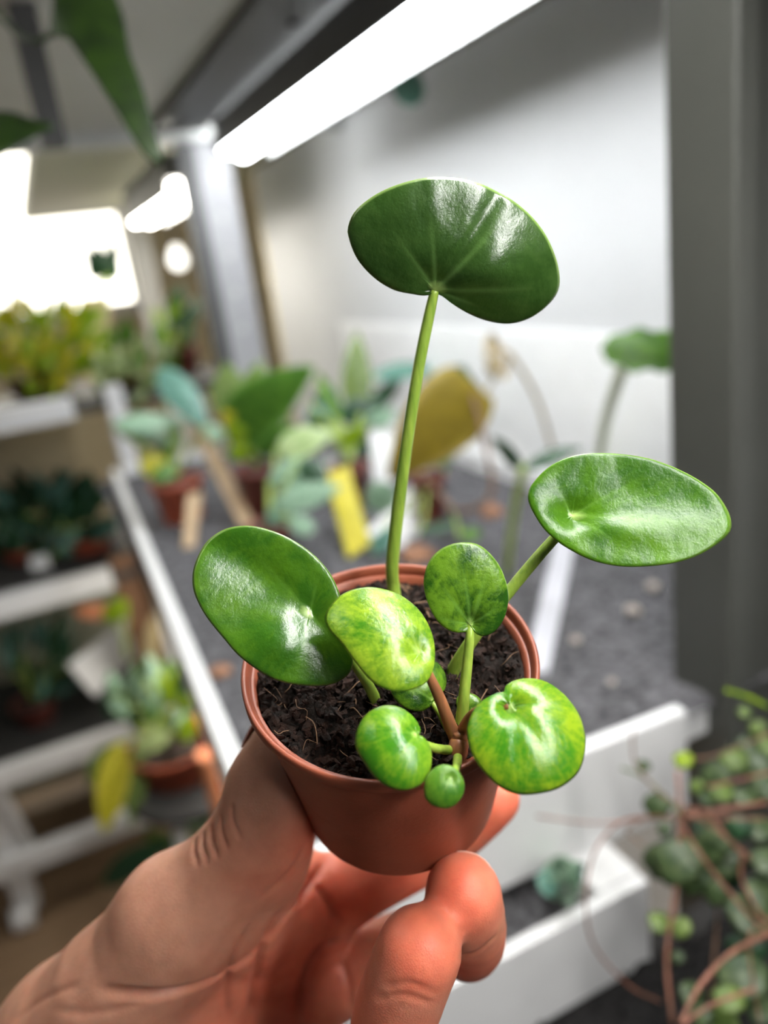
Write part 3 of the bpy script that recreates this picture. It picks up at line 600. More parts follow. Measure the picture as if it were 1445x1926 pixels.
vstems = [
 ([(1240, 1535, .37), (1170, 1545, .36), (1120, 1600, .35), (1102, 1690, .345), (1118, 1780, .345), (1185, 1855, .35), (1245, 1885, .36)], 4.0, 'stem_pink'),
 ([(1445, 1540, .36), (1330, 1540, .37), (1240, 1538, .38), (1120, 1548, .38), (1010, 1535, .38)], 4.0, 'stem_pink'),
 ([(1192, 1372, .38), (1190, 1400, .38), (1198, 1440, .38), (1240, 1490, .375), (1300, 1530, .37), (1400, 1600, .36)], 4.0, 'stem_brown'),
 ([(1170, 1445, .38), (1215, 1465, .38), (1280, 1530, .37)], 5.0, 'olive'),
 ([(1265, 1926, .34), (1255, 1800, .35), (1270, 1680, .36), (1280, 1560, .37), (1275, 1450, .38)], 8.0, 'stem_pink'),
 ([(1280, 1926, .30), (1320, 1850, .31), (1380, 1790, .32), (1460, 1750, .33)], 9.0, 'stem_pink'),
 ([(1445, 1755, .34), (1390, 1700, .345), (1320, 1610, .355), (1285, 1555, .36)], 6.0, 'stem_pink'),
 ([(1445, 1640, .36), (1380, 1590, .365), (1330, 1530, .37), (1290, 1520, .38)], 6.0, 'stem_pink'),
 ([(1460, 1375, .40), (1400, 1400, .40), (1330, 1425, .40), (1290, 1425, .40)], 4.0, 'stem_brown'),
 ([(1460, 1450, .38), (1400, 1465, .385), (1330, 1480, .39)], 5.0, 'stem_pink'),
 ([(1445, 1510, .36), (1380, 1520, .37), (1290, 1535, .375)], 9.0, 'stem_pink'),
 ([(1400, 1600, .35), (1395, 1650, .35), (1430, 1720, .345), (1460, 1740, .34)], 6.0, 'stem_pink'),
 ([(1430, 1926, .33), (1415, 1830, .335), (1410, 1760, .34), (1430, 1740, .345)], 4.0, 'stem_brown'),
 ([(1285, 1926, .31), (1340, 1890, .315), (1420, 1860, .32)], 7.0, 'stem_pink'),
 ([(1335, 1926, .37), (1340, 1840, .37), (1350, 1720, .375), (1345, 1640, .38)], 4.0, 'stem_brown'),
 ([(1210, 1590, .365), (1180, 1560, .365), (1240, 1535, .37), (1300, 1545, .37)], 3.0, 'stem_brown'),
 ([(1445, 1330, .40), (1410, 1312, .40), (1365, 1298, .40)], 7.0, 'lime'),
]
for pts, rp, sm in vstems:
    tube('stem', [W(*p) for p in pts], rp*0.5*pts[0][2]/F, M[sm], vine, n=26, sides=8)
vl = [(1235, 1515, 26, .375, 'heart'), (1275, 1620, 48, .365, 'heart'), (1240, 1620, 34, .37, 'heart'), (1300, 1650, 34, .37, 'heart'), (1240, 1735, 22, .36, 'olive'), (1280, 1745, 20, .36, 'olive'), (1285, 1430, 18, .39, 'lime'),
      (1340, 1590, 36, .38, 'heart'), (1360, 1615, 40, .38, 'heart'), (1395, 1840, 50, .34, 'heart'), (1370, 1880, 30, .33, 'olive'), (1410, 1720, 46, .36, 'heart'), (1440, 1690, 44, .36, 'heart'), (1345, 1460, 30, .40, 'heart'), (1380, 1430, 26, .40, 'olive'),
      (1420, 1440, 30, .40, 'heart'), (1440, 1480, 28, .39, 'heart'), (1360, 1490, 24, .39, 'olive'), (1400, 1500, 22, .385, 'heart'), (1330, 1500, 18, .39, 'heart'), (1430, 1560, 28, .37, 'heart'), (1390, 1555, 24, .37, 'dark'), (1440, 1620, 30, .36, 'heart'),
      (1300, 1870, 24, .35, 'heart'), (1320, 1910, 22, .34, 'heart'), (1360, 1926, 30, .34, 'olive'), (1430, 1900, 30, .35, 'heart'), (1210, 1440, 14, .385, 'heart'), (1250, 1560, 14, .37, 'heart'), (1345, 1680, 24, .37, 'heart'), (1420, 1780, 26, .36, 'dark'),
      (1370, 1650, 26, .39, 'dark'), (1330, 1560, 26, .40, 'dark'), (1440, 1405, 24, .41, 'olive'), (1405, 1400, 20, .41, 'heart'), (1400, 1340, 12, .40, 'olive'), (1275, 1800, 12, .36, 'heart'), (1385, 1780, 20, .39, 'dark'), (1310, 1480, 14, .39, 'olive'), (1425, 1370, 16, .41, 'olive')]
rr_ = random.Random(3)
for x, y, rp, dd, mm in vl:
    c = W(x, y, dd); toward = (CAM - c); toward /= np.linalg.norm(toward)
    nn = toward + np.array([rr_.uniform(-.6, .6), rr_.uniform(-.3, .3), rr_.uniform(-.1, .8)])
    disc_leaf(c, rp*dd/F, nn, M[mm], vine)

# ------------------------------------------------------------------ leaves traced as outlines on a plane of their own
def outline_leaf(name, px, attach, depth, nrm, mat, parent, dome=0.0, thick=0.0011, navel=0.0, veins=(), vdepth=0.0002, waves=0.00015, fold=0.0, ns=120, m=18, fold_dir=None, extra=None):
    """px outline around the stalk point; the plane runs through the stalk point at its distance and faces nrm (camera space, z towards the plant)"""
    n = np.asarray(nrm, float); n /= np.linalg.norm(n)
    if n[2] > 0: n = -n
    p0 = ray(*attach) * depth
    def onplane(x, y): r = ray(x, y); return r * ((n @ p0) / (n @ r))
    out = closed_spline([onplane(x, y) for x, y in px], ns)
    cen = out.mean(0); u = out - cen
    U, Sg, Vt = np.linalg.svd(u, full_matrices=False); e1, e2 = Vt[0], Vt[1]
    s1, s2 = np.abs(u @ e1).max(), np.abs(u @ e2).max()
    vdirs = []
    for vx, vy in veins:
        q = onplane(vx, vy) - p0; vdirs.append((q / np.linalg.norm(q), np.linalg.norm(q)))
    top = [p0]; rad = [0.0]
    for i in range(1, m + 1):
        q = 1 - (1 - i/m)**1.25
        for k in range(ns): top.append(p0 + (out[k] - p0) * q); rad.append(q)
    top = np.array(top); rad = np.array(rad)
    a, b = (top - cen) @ e1 / s1, (top - cen) @ e2 / s2
    qq = np.minimum(a*a + b*b, 1.15)
    h = dome * (1 - qq**1.1)
    dist = np.linalg.norm(top - p0, axis=1)
    h -= navel * np.exp(-(dist / (0.28*s2))**2)
    vein = np.zeros(len(top))
    for dv, L in vdirs:
        al = (top - p0) @ dv; pe = np.linalg.norm(top - p0 - al[:, None]*dv, axis=1)
        w = 0.00022 + 0.035*L; fade = np.clip(1 - al/(L*1.0), 0, 1)**0.7 * (al > 0)
        h -= vdepth * np.exp(-(pe/(w*2.2))**2) * fade
        vein = np.maximum(vein, np.exp(-(pe/(w*0.55))**2) * fade)
    if waves:
        h += np.array([waves * mnoise.noise(Vector(tuple(p * 120.0))) + 0.4*waves*mnoise.noise(Vector(tuple(p * 330.0))) for p in top])
    if extra is not None: h += extra(top, p0, cen, e1, e2, s1, s2)
    t = thick * np.sqrt(np.clip(1 - rad**8, 0.0, 1))
    A_ = top + n * (h + 0.5*t)[:, None]; B_ = top + n * (h - 0.5*t)[:, None]
    K = len(top); nin = K - ns                       # rim row is shared
    V = np.vstack([A_, B_[:nin]])
    Fc = []
    idx = lambda i, k: 1 + (i-1)*ns + (k % ns)
    bidx = lambda i, k: idx(i, k) + K if i < m else idx(i, k)
    for k in range(ns):
        Fc.append((0, idx(1, k), idx(1, k+1))); Fc.append((K, bidx(1, k+1), bidx(1, k)))
    for i in range(1, m):
        for k in range(ns):
            Fc.append((idx(i, k), idx(i+1, k), idx(i+1, k+1), idx(i, k+1)))
            Fc.append((bidx(i, k), bidx(i, k+1), bidx(i+1, k+1), bidx(i+1, k)))
    an = np.arctan2((top - p0) @ e2, (top - p0) @ e1); ca, sa = np.cos(an), np.sin(an)
    o = mesh_obj(name, C2W(V), Fc, mat, parent, attrs={'ca': np.concatenate([ca, ca[:nin]]), 'sa': np.concatenate([sa, sa[:nin]]), 'rad': np.concatenate([rad, rad[:nin]]), 'vein': np.concatenate([vein, vein[:nin]])})
    fix_normals(o); return o, C2W(p0 + n*(h[0] - 0.5*thick))

# leaves hanging into the picture at the upper left
hang = tag(empty('hanging_plant', W(-40, 0, 0.40)), 'dark green pointed leaves hanging in at the upper left corner', 'plant')
L1 = [(95, 62), (97, 20), (110, -40), (160, -80), (205, -25), (232, 40), (243, 110), (266, 175), (288, 245), (306, 296), (296, 312), (268, 290), (240, 250), (218, 205), (195, 150), (160, 105), (125, 80)]
outline_leaf('leaf', L1, (112, 55), 0.40, (0.35, -0.35, -1), M['hang'], hang, dome=0.006, thick=0.001, ns=90, m=10)
L2 = [(-60, 330), (-90, 260), (-40, 215), (10, 212), (60, 228), (106, 234), (60, 268), (10, 298), (-30, 318)]
outline_leaf('leaf', L2, (-50, 260), 0.42, (0.2, -0.5, -1), M['hang'], hang, dome=0.004, thick=0.001, ns=70, m=8)
tube('stem', [W(112, 55, .402), W(75, 75, .405), (W(45, 72, .41)), W(15, 45, .415), W(-20, 0, .42), W(-60, -80, .43)], 0.0016, M['hang'], hang)
tube('stem', [W(-50, 260, .423), W(-70, 150, .425), W(-60, 0, .43), W(-60, -80, .43)], 0.0016, M['hang'], hang)

# ------------------------------------------------------------------ the plant in the hand
POT_C = np.array([10/F*0.156, (1235 - CY)/F*0.156, 0.156])
tl = math.radians(35.0); POT_N = np.array([-0.055, -math.cos(tl), -math.sin(tl)]); POT_N /= np.linalg.norm(POT_N)
PR, PB, PH = 0.0300, 0.0212, 0.0440
base_w = C2W(POT_C - POT_N*PH)
hp = tag(empty('potted_plant', base_w), 'small plant with round glossy green leaves in a terracotta pot held by the hand', 'potted plant')
# materials
m, nt, b = new_mat('pot_plastic'); M['pot'] = m
nt.links.new(ramp(nt, noise_n(nt, 90, 5), [(0.3, (0.26, 0.066, 0.032)), (0.7, (0.31, 0.08, 0.04))]), b.inputs['Base Color'])
b.inputs['Roughness'].default_value = 0.42; b.inputs['Subsurface Weight'].default_value = 0.0
bump(nt, b, noise_n(nt, 900, 3), 0.00006)
m, nt, b = new_mat('potting_soil'); M['soil'] = m
nt.links.new(ramp(nt, noise_n(nt, 420, 6, 0.7), [(0.3, (0.004, 0.003, 0.002)), (0.55, (0.016, 0.009, 0.006)), (0.75, (0.05, 0.025, 0.016))]), b.inputs['Base Color'])
b.inputs['Roughness'].default_value = 0.85; b.inputs['Specular IOR Level'].default_value = 0.3; bump(nt, b, noise_n(nt, 1500, 5, 0.7), 0.0008)
M['crumb'] = paint('soil_crumbs', (0.036, 0.016, 0.010), (0.006, 0.004, 0.003), 500, 0.85, 0.0005, 2500, 0.3)
M['fibre'] = paint('root_fibre', (0.30, 0.17, 0.09), (0.16, 0.085, 0.045), 300, 0.7)

AX = C2W(POT_N) - CAM
OW = C2W(POT_C); XD = C2W(np.array([1.0, 0, 0])) - CAM
prof = [(0.0, -PH + 0.0008), (PB - 0.0022, -PH + 0.0008), (PB - 0.0016, -PH), (PB - 0.0004, -PH), (PB, -PH + 0.0006), (PB + 0.0002, -PH + 0.0022),
        (PB + 0.6*(PR - 0.0012 - PB), -PH*0.40), (PR - 0.0012, -0.0026), (PR - 0.0012, -0.0020), (PR - 0.0024, -0.0020), (PR - 0.0030, -0.0060), (PB + 0.001, -PH + 0.002)]
v, f = lathe_data(prof, OW, AX, XD, 128)
pot = mesh_obj('pot', v, f, M['pot'], hp); fix_normals(pot)
prof = [(PR - 0.0013, -0.0027), (PR - 0.0002, -0.0026), (PR, -0.0022), (PR, -0.0004), (PR - 0.0003, 0.0), (PR - 0.0007, 0.0), (PR - 0.0010, -0.0003), (PR - 0.0018, -0.0021), (PR - 0.0013, -0.0027)]
v, f = lathe_data(prof, OW, AX, XD, 128)
rim = mesh_obj('pot_rim', v, f, M['pot']); fix_normals(rim); put(rim, hp)

# soil surface
SX = np.cross(AX, np.cross(XD, AX)); SX = XD - AX*(XD @ AX); SX /= np.linalg.norm(SX); SY = np.cross(AX, SX)
SOIL_H = -0.0036
def soil_w(a, r): return OW + AX*SOIL_H + r*(math.cos(a)*SX + math.sin(a)*SY)
V = [OW + AX*SOIL_H]; Fc = []
nr, na = 46, 150
def soil_h(p, r):
    v_ = Vector(p)
    h = 0.0030*mnoise.fractal(v_*130, 0.6, 2.0, 4) + 0.0014*abs(mnoise.noise(v_*520)) + 0.0008*mnoise.noise(v_*1100)
    return h * min(1, (0.0272 - r)/0.003 + 0.35)
for i in range(1, nr + 1):
    r = 0.0270*i/nr
    for k in range(na):
        p = soil_w(2*math.pi*k/na, r); V.append(p + AX*soil_h(p, r))
for k in range(na): Fc.append((0, 1 + k, 1 + (k+1) % na))
for i in range(nr - 1):
    for k in range(na): Fc.append((1+i*na+k, 1+(i+1)*na+k, 1+(i+1)*na+(k+1) % na, 1+i*na+(k+1) % na))
soil = mesh_obj('soil', V, Fc, M['soil'], hp); fix_normals(soil)
# loose crumbs and root fibres on it
CV = []; CF = []
ico = bmesh.new(); bmesh.ops.create_icosphere(ico, subdivisions=1, radius=1.0); iv = [np.array(v_.co) for v_ in ico.verts]; jf = [[q.index for q in f_.verts] for f_ in ico.faces]; ico.free()
for c in range(2600):
    a = rng.uniform(0, 2*math.pi); r = 0.0265*math.sqrt(rng.rand()); p = soil_w(a, r); h = soil_h(p, r)
    s = rng.choice([0.00035, 0.0005, 0.0007, 0.0010, 0.0014], p=[.3, .3, .22, .13, .05])
    ax_ = rng.randn(3); ax_ /= np.linalg.norm(ax_); sc = np.array([rng.uniform(1, 1.6), rng.uniform(.5, 1), rng.uniform(.35, .8)]) * s
    Rm = np.array(Matrix.Rotation(rng.uniform(0, 6.28), 3, Vector(ax_)))
    o0 = len(CV); ctr = p + AX*(h + 0.3*s)
    for q in iv: CV.append(ctr + Rm @ (q * sc * (1 + 0.55*rng.uniform(-1, 1))))
    CF += [[o0 + j for j in f_] for f_ in jf]
cr = tag(mesh_obj('soil_crumbs', CV, CF, M['crumb'], None, smooth=False), kind='stuff'); put(cr, hp)
FV = []; FF = []
for c in range(110):
    a = rng.uniform(0, 2*math.pi); r = 0.025*math.sqrt(rng.rand()); p = soil_w(a, r) + AX*(soil_h(soil_w(a, r), r) + 0.0006)
    L = rng.uniform(0.002, 0.008); dirn = rng.randn()*SX + rng.randn()*SY + AX*rng.uniform(0, .5); dirn /= np.linalg.norm(dirn)
    pts = [p + dirn*L*(t_ - .5) + (SX*rng.randn() + SY*rng.randn())*0.0006 + AX*0.0008*math.sin(math.pi*t_) for t_ in (0, .33, .66, 1)]
    pts = [q if np.linalg.norm((q - OW) - AX*((q - OW) @ AX)) < 0.0272 else OW + AX*((q-OW) @ AX) + 0.0272*((q-OW) - AX*((q-OW) @ AX))/np.linalg.norm((q-OW) - AX*((q-OW) @ AX)) for q in pts]
    v, f = tube_data(spline(pts, 8), rng.choice([0.00005, 0.00008, 0.00012]), 5); o0 = len(FV); FV += v; FF += [[o0 + j for j in q] for q in f]
fb = tag(mesh_obj('root_fibres', FV, FF, M['fibre'], None), kind='stuff'); put(fb, hp)

def soil_at(x, y):
    cc = POT_C + POT_N*(SOIL_H + 0.0005); r = ray(x, y); return r * ((POT_N @ cc)/(POT_N @ r))
def dsoil(x, y): return soil_at(x, y)[2]

# leaf kinds
M['leafA'] = glossy_leaf('leaf_top', (0.024, 0.066, 0.008), (0.048, 0.108, 0.019), (0.4, 0.72), 90, 0.26, 0.12, (0.13, 0.25, 0.06), 1.0, 0.75, 0.5)
M['leafB'] = glossy_leaf('leaf_right', (0.030, 0.106, 0.004), (0.088, 0.212, 0.008), (0.40, 0.70), 90, 0.25, 0.22, (0.2, 0.4, 0.06), 2.0, 0.3, 0.35, 0.26)
M['leafC'] = glossy_leaf('leaf_middle', (0.020, 0.085, 0.005), (0.14, 0.29, 0.016), (0.40, 0.60), 170, 0.22, 0.25, (0.17, 0.36, 0.05), 3.0, 0.85, 0.5)
M['leafD'] = glossy_leaf('leaf_left', (0.027, 0.100, 0.004), (0.078, 0.182, 0.006), (0.42, 0.72), 80, 0.26, 0.18, (0.2, 0.4, 0.06), 4.0, 0.2)
M['leafE'] = glossy_leaf('leaf_marbled', (0.05, 0.20, 0.008), (0.30, 0.46, 0.026), (0.30, 0.64), 150, 0.21, 0.3, (0.40, 0.55, 0.10), 5.0, 0.35, 0.95)
M['leafF'] = glossy_leaf('leaf_small', (0.05, 0.215, 0.008), (0.21, 0.38, 0.018), (0.38, 0.66), 150, 0.20, 0.28, (0.30, 0.5, 0.06), 6.5, 0.3, 0.8)
M['leafG'] = glossy_leaf('leaf_yellowish', (0.045, 0.205, 0.008), (0.25, 0.38, 0.014), (0.32, 0.66), 150, 0.20, 0.28, (0.09, 0.27, 0.02), 8.0, 0.5, 0.9)
M['leafH'] = glossy_leaf('leaf_tiny', (0.045, 0.17, 0.010), (0.15, 0.31, 0.02), (0.38, 0.66), 220, 0.34, 0.22, (0.30, 0.45, 0.1), 9.0, 0.4)
def stalk_mat(name, c1, c2):
    m, nt, b = new_mat(name)
    tc = N(nt, 'ShaderNodeTexCoord'); mp = N(nt, 'ShaderNodeMapping'); mp.inputs['Scale'].default_value = (900, 900, 60); nt.links.new(tc.outputs['Object'], mp.inputs[0])
    n1 = N(nt, 'ShaderNodeTexNoise'); n1.inputs['Scale'].default_value = 1.0; n1.inputs['Detail'].default_value = 3; nt.links.new(mp.outputs[0], n1.inputs['Vector'])
    nt.links.new(ramp(nt, n1.outputs['Fac'], [(0.35, c2), (0.65, c1)]), b.inputs['Base Color'])
    b.inputs['Roughness'].default_value = 0.35; b.inputs['Subsurface Weight'].default_value = 0.25; b.inputs['Subsurface Scale'].default_value = 0.001
    b.inputs['Subsurface Radius'].default_value = (0.8, 1.0, 0.2); return m
M['stalk'] = stalk_mat('stalk_green', (0.30, 0.42, 0.06), (0.19, 0.31, 0.035))
M['stalk_red'] = stalk_mat('stalk_reddish', (0.34, 0.13, 0.055), (0.24, 0.10, 0.045))

crown = (862, 1405); cd = dsoil(*crown)
def fleaf(px, attach, depth, nrm, mat, label, stalk, srad, smat='stalk', **kw):
    o, back = outline_leaf('leaf', px, attach, depth, nrm, M[mat], hp, **kw)
    if label: o['label'] = label
    pts = [C2W(ray(x, y) * d_) for x, y, d_ in stalk] + [back]
    s = tube('petiole', pts, list(np.array(srad) * 1.0), M[smat], None, n=40, sides=16); put(s, o)
    return o
mm = lambda px, d: px * d / F
OA = [(816, 553), (798, 556), (775, 553), (740, 545), (703, 522), (672, 487), (656, 447), (655, 425), (668, 397), (700, 370), (740, 350), (790, 336), (840, 333), (890, 341), (940, 362), (985, 393), (1020, 433), (1043, 480), (1053, 520), (1049, 550), (1030, 575), (1000, 597), (962, 609), (922, 605), (882, 590), (850, 571), (830, 556)]
def wave_A(top, p0, cen, e1, e2, s1, s2):
    # right lobe swells towards the viewer, a trough runs up from the stalk
    x = (top[:, 0] - p0[0]); y = (top[:, 1] - p0[1])
    g = np.exp(-(((x - 0.0105)/0.008)**2 + ((y + 0.0035)/0.006)**2))
    k = np.exp(-((x*0.82 + y*0.57)/0.0016)**2) * (y < 0)
    k2 = np.exp(-((x + 0.0002 - y*0.06)/0.0016)**2) * (y < 0)
    return 0.0020*g - 0.0007*k*np.clip(-y/0.006, 0, 1) + 0.0002*k2
fleaf(OA, (818, 545), 0.1500, (0.10, 0.40, -1), 'leafA', 'large dark green leaf atop the tallest stalk',
      [(752, 1180, dsoil(752, 1180) + 0.001), (741, 1110, 0.1690), (738, 1060, 0.1665), (750, 950, 0.1620), (766, 830, 0.1575), (788, 690, 0.1535), (808, 590, 0.1512)],
      [.0015, .0014, .0014, .00135, .00125, .00118, .0011, .0009], dome=0.0022, navel=0.0010, veins=[(805, 400), (945, 405), (1000, 540), (740, 440), (900, 575)], vdepth=0.0003, extra=wave_A, thick=0.0010, waves=0.0003)
OB = [(993, 937), (1000, 912), (1030, 880), (1070, 860), (1120, 852), (1180, 855), (1240, 868), (1300, 893), (1345, 925), (1369, 958), (1376, 985), (1370, 1005), (1340, 1030), (1300, 1050), (1250, 1062), (1180, 1066), (1120, 1056), (1070, 1033), (1030, 1002), (1005, 967)]
def wave_B(top, p0, cen, e1, e2, s1, s2):
    y = (top[:, 1] - cen[1]) / 0.0105; x = (top[:, 0] - cen[0]) / 0.018
    r_ = np.exp(-((y - 0.35 + 0.12*x)/0.28)**2) * np.exp(-((x - 0.05)/0.55)**2)
    return 0.0012*r_
fleaf(OB, (1080, 964), 0.1420, (-0.05, -0.34, -1), 'leafB', 'oval cupped green leaf at the right',
      [(845, 1275, dsoil(845, 1275) + 0.001), (868, 1235, 0.152), (905, 1180, 0.150), (960, 1110, 0.1500), (1010, 1050, 0.1495), (1050, 1005, 0.1490)],
      [.0014, .0013, .00125, .00115, .0011, .0010, .0008], dome=-0.0013, navel=0.0014, veins=[(1300, 990), (1200, 900), (1040, 900), (1180, 1040)], extra=wave_B, thick=0.0011, waves=0.0003)
OC = [(887, 1186), (872, 1190), (850, 1188), (825, 1171), (806, 1137), (797, 1100), (803, 1065), (820, 1040), (845, 1025), (875, 1020), (905, 1027), (934, 1055), (951, 1090), (957, 1125), (950, 1160), (935, 1184), (915, 1196), (900, 1195)]
fleaf(OC, (886, 1176), 0.1400, (0.05, 0.05, -1), 'leafC', 'small upright heart-shaped leaf in the middle',
      [(868, 1385, cd + 0.0005), (868, 1362, 0.1425), (873, 1310, 0.1415), (880, 1240, 0.1408), (884, 1195, 0.1404)],
      [.0013, .0012, .00105, .00095, .0008, .0006], dome=0.0006, navel=0.0008, veins=[(870, 1060), (915, 1070), (830, 1100), (935, 1140), (820, 1160)], vdepth=0.0003, thick=0.0010)
OD = [(362, 1085), (368, 1055), (385, 1020), (410, 1000), (440, 990), (482, 990), (532, 1006), (580, 1035), (615, 1070), (635, 1105), (648, 1150), (657, 1195), (664, 1235), (658, 1265), (630, 1285), (590, 1290), (540, 1285), (500, 1270), (452, 1236), (420, 1200), (386, 1157), (366, 1117)]
def wave_D(top, p0, cen, e1, e2, s1, s2):
    x = (top[:, 0] - p0[0]); y = (top[:, 1] - p0[1])
    g = np.exp(-((x*0.53 - y*0.85 - 0.001)/0.0035)**2)*(np.clip(-x/0.008, 0, 1))
    l = np.exp(-(((x + 0.005)/0.006)**2 + ((y - 0.0055)/0.0045)**2))
    return -0.0010*g + 0.0022*l
fleaf(OD, (583, 1152), 0.1440, (0.15, -0.25, -1), 'leafD', 'large oval green leaf at the left',
      [(716, 1335, dsoil(716, 1335) + 0.0008), (704, 1310, 0.1488), (686, 1277, 0.1478), (650, 1225, 0.1485), (610, 1178, 0.1485)],
      [.00115, .0011, .0010, .0009, .0008, .0006], dome=-0.0012, navel=0.0009, veins=[(480, 1040), (450, 1130), (600, 1080), (560, 1260), (640, 1220)], vdepth=0.0002, extra=wave_D, thick=0.0011)
OE = [(611, 1162), (620, 1140), (645, 1118), (680, 1107), (715, 1107), (755, 1120), (790, 1150), (811, 1190), (818, 1225), (815, 1260), (800, 1285), (770, 1298), (735, 1298), (700, 1283), (668, 1250), (640, 1212), (620, 1187)]
fleaf(OE, (788, 1232), 0.1350, (0.14, -0.72, -1), 'leafE', 'domed lime-marbled leaf overlapping the left leaf',
      [(858, 1392, cd + 0.0003), (846, 1362, 0.1405), (828, 1315, 0.1385), (812, 1280, 0.1365)], [.0013, .0012, .00105, .0009, .0006], 'stalk_red',
      dome=0.0027, navel=0.0009, veins=[(700, 1180), (740, 1150), (790, 1170), (720, 1260)], vdepth=0.00015, thick=0.0010)
OF = [(668, 1395), (672, 1370), (690, 1343), (720, 1327), (750, 1328), (775, 1345), (789, 1366), (791, 1379), (787, 1384), (800, 1391), (812, 1415), (809, 1453), (790, 1477), (760, 1487), (730, 1480), (705, 1462), (685, 1435), (672, 1412)]
fleaf(OF, (782, 1384), 0.1290, (0.05, -0.68, -1), 'leafF', 'small domed leaf with a side notch over the front rim',
      [(862, 1412, cd), (845, 1411, 0.1385), (822, 1408, 0.1345), (804, 1402, 0.1320), (790, 1394, 0.1300)], [.0010, .0009, .0008, .0007, .0006, .0004], dome=0.0024, navel=0.0008, veins=[(710, 1390), (740, 1340), (740, 1450)], vdepth=0.00012, thick=0.0010)
OG = [(879, 1375), (886, 1345), (902, 1322), (930, 1306), (947, 1302), (950, 1292), (965, 1281), (991, 1275), (1024, 1279), (1059, 1303), (1089, 1342), (1101, 1381), (1100, 1420), (1086, 1456), (1053, 1482), (1014, 1493), (975, 1494), (939, 1479), (908, 1449), (887, 1415)]
fleaf(OG, (958, 1328), 0.1310, (0.06, -0.62, -1), 'leafG', 'large yellow-green domed leaf over the right front rim',
      [(864, 1400, cd), (872, 1372, 0.1405), (890, 1345, 0.1370), (920, 1330, 0.1330)], [.0013, .0011, .0010, .0009, .0006], 'stalk_red', dome=0.0026, navel=0.0012, veins=[(1030, 1440), (1060, 1340), (920, 1430), (970, 1460), (900, 1360)], vdepth=0.0005, thick=0.0010)
OH = [(798, 1492), (800, 1466), (815, 1446), (836, 1438), (858, 1445), (871, 1465), (874, 1485), (865, 1506), (845, 1521), (820, 1518), (804, 1507)]
fleaf(OH, (848, 1460), 0.1245, (0.05, -0.1, -1), 'leafH', 'tiny round leaf hanging over the front rim',
      [(862, 1420, cd - 0.001), (860, 1436, 0.1330), (855, 1450, 0.1275)], [.0009, .0008, .0006, .0005], dome=0.0008, navel=0.0004, veins=[(830, 1490), (860, 1495)], vdepth=0.0001, thick=0.0009, ns=72, m=12)
OI = [(735, 1297), (745, 1318), (765, 1333), (790, 1338), (806, 1332), (815, 1320), (827, 1306), (838, 1295), (840, 1275), (832, 1255), (818, 1243), (790, 1240), (760, 1255), (740, 1275)]
fleaf(OI, (812, 1318), 0.1430, (0.25, -0.45, -1), 'leafC', 'small shaded leaf under the marbled leaf',
      [(856, 1395, cd + 0.0002), (845, 1375, 0.1425), (830, 1345, 0.1425)], [.0009, .0008, .0007, .0005], dome=0.0012, navel=0.0003, veins=[(760, 1290)], vdepth=0.0001, thick=0.0009, ns=72, m=12)
OJ = [(858, 1322), (862, 1309), (876, 1303), (892, 1306), (905, 1317), (899, 1332), (882, 1342), (866, 1338)]
fleaf(OJ, (888, 1334), 0.1450, (-0.1, -0.4, -1), 'leafC', 'tiny leaf behind the middle stalk',
      [(868, 1395, cd + 0.0003), (876, 1370, 0.1440), (884, 1348, 0.1447)], [.0007, .0006, .0005, .0004], dome=0.0005, thick=0.0008, ns=60, m=10)
# the crown where stalks meet
cw = [C2W(soil_at(858, 1432) - POT_N*0.001), C2W(soil_at(862, 1415) + POT_N*0.0010), C2W(ray(864, 1392)*(cd - 0.0008)), C2W(ray(864, 1378)*(cd - 0.0012))]
tube('stem_crown', cw, [.0017, .0019, .0016, .0010], M['stalk_red'], hp, n=20, sides=16)

# ------------------------------------------------------------------ the hand
# limbs as tapering chains (px, py, distance, radius in mm), blended into one skin
def ch(rows): return [(ray(x, y)*d_, r_/1000.0) for x, y, d_, r_ in rows]
thumb = ch([(120, 2010, .192, 20), (225, 1862, .184, 16.5), (345, 1725, .178, 12.5), (425, 1625, .174, 9.6), (490, 1530, .171, 8.2), (522, 1458, .169, 8.3), (540, 1400, .168, 7.6)])
index = ch([(560, 1760, .212, 12), (620, 1690, .208, 10.5), (720, 1635, .206, 9.3), (800, 1592, .206, 9.0), (870, 1545, .203, 8.4), (925, 1500, .199, 7.4)])
middle = ch([(540, 1890, .214, 12), (630, 1845, .212, 10.2), (740, 1785, .210, 9.0), (840, 1760, .203, 8.8), (880, 1775, .185, 8.2), (884, 1740, .166, 7.9), (871, 1680, .1585, 8.0)])
ring = ch([(450, 2020, .214, 12), (560, 2050, .210, 10), (690, 2085, .200, 9), (740, 2060, .178, 8.6), (735, 1950, .160, 8.8), (760, 1860, .1530, 8.6), (789, 1787, .1500, 8.4)])
pinky = ch([(330, 2150, .212, 11), (450, 2220, .205, 8.6), (570, 2260, .190, 7.6), (610, 2200, .172, 7.2), (640, 2100, .160, 6.8)])
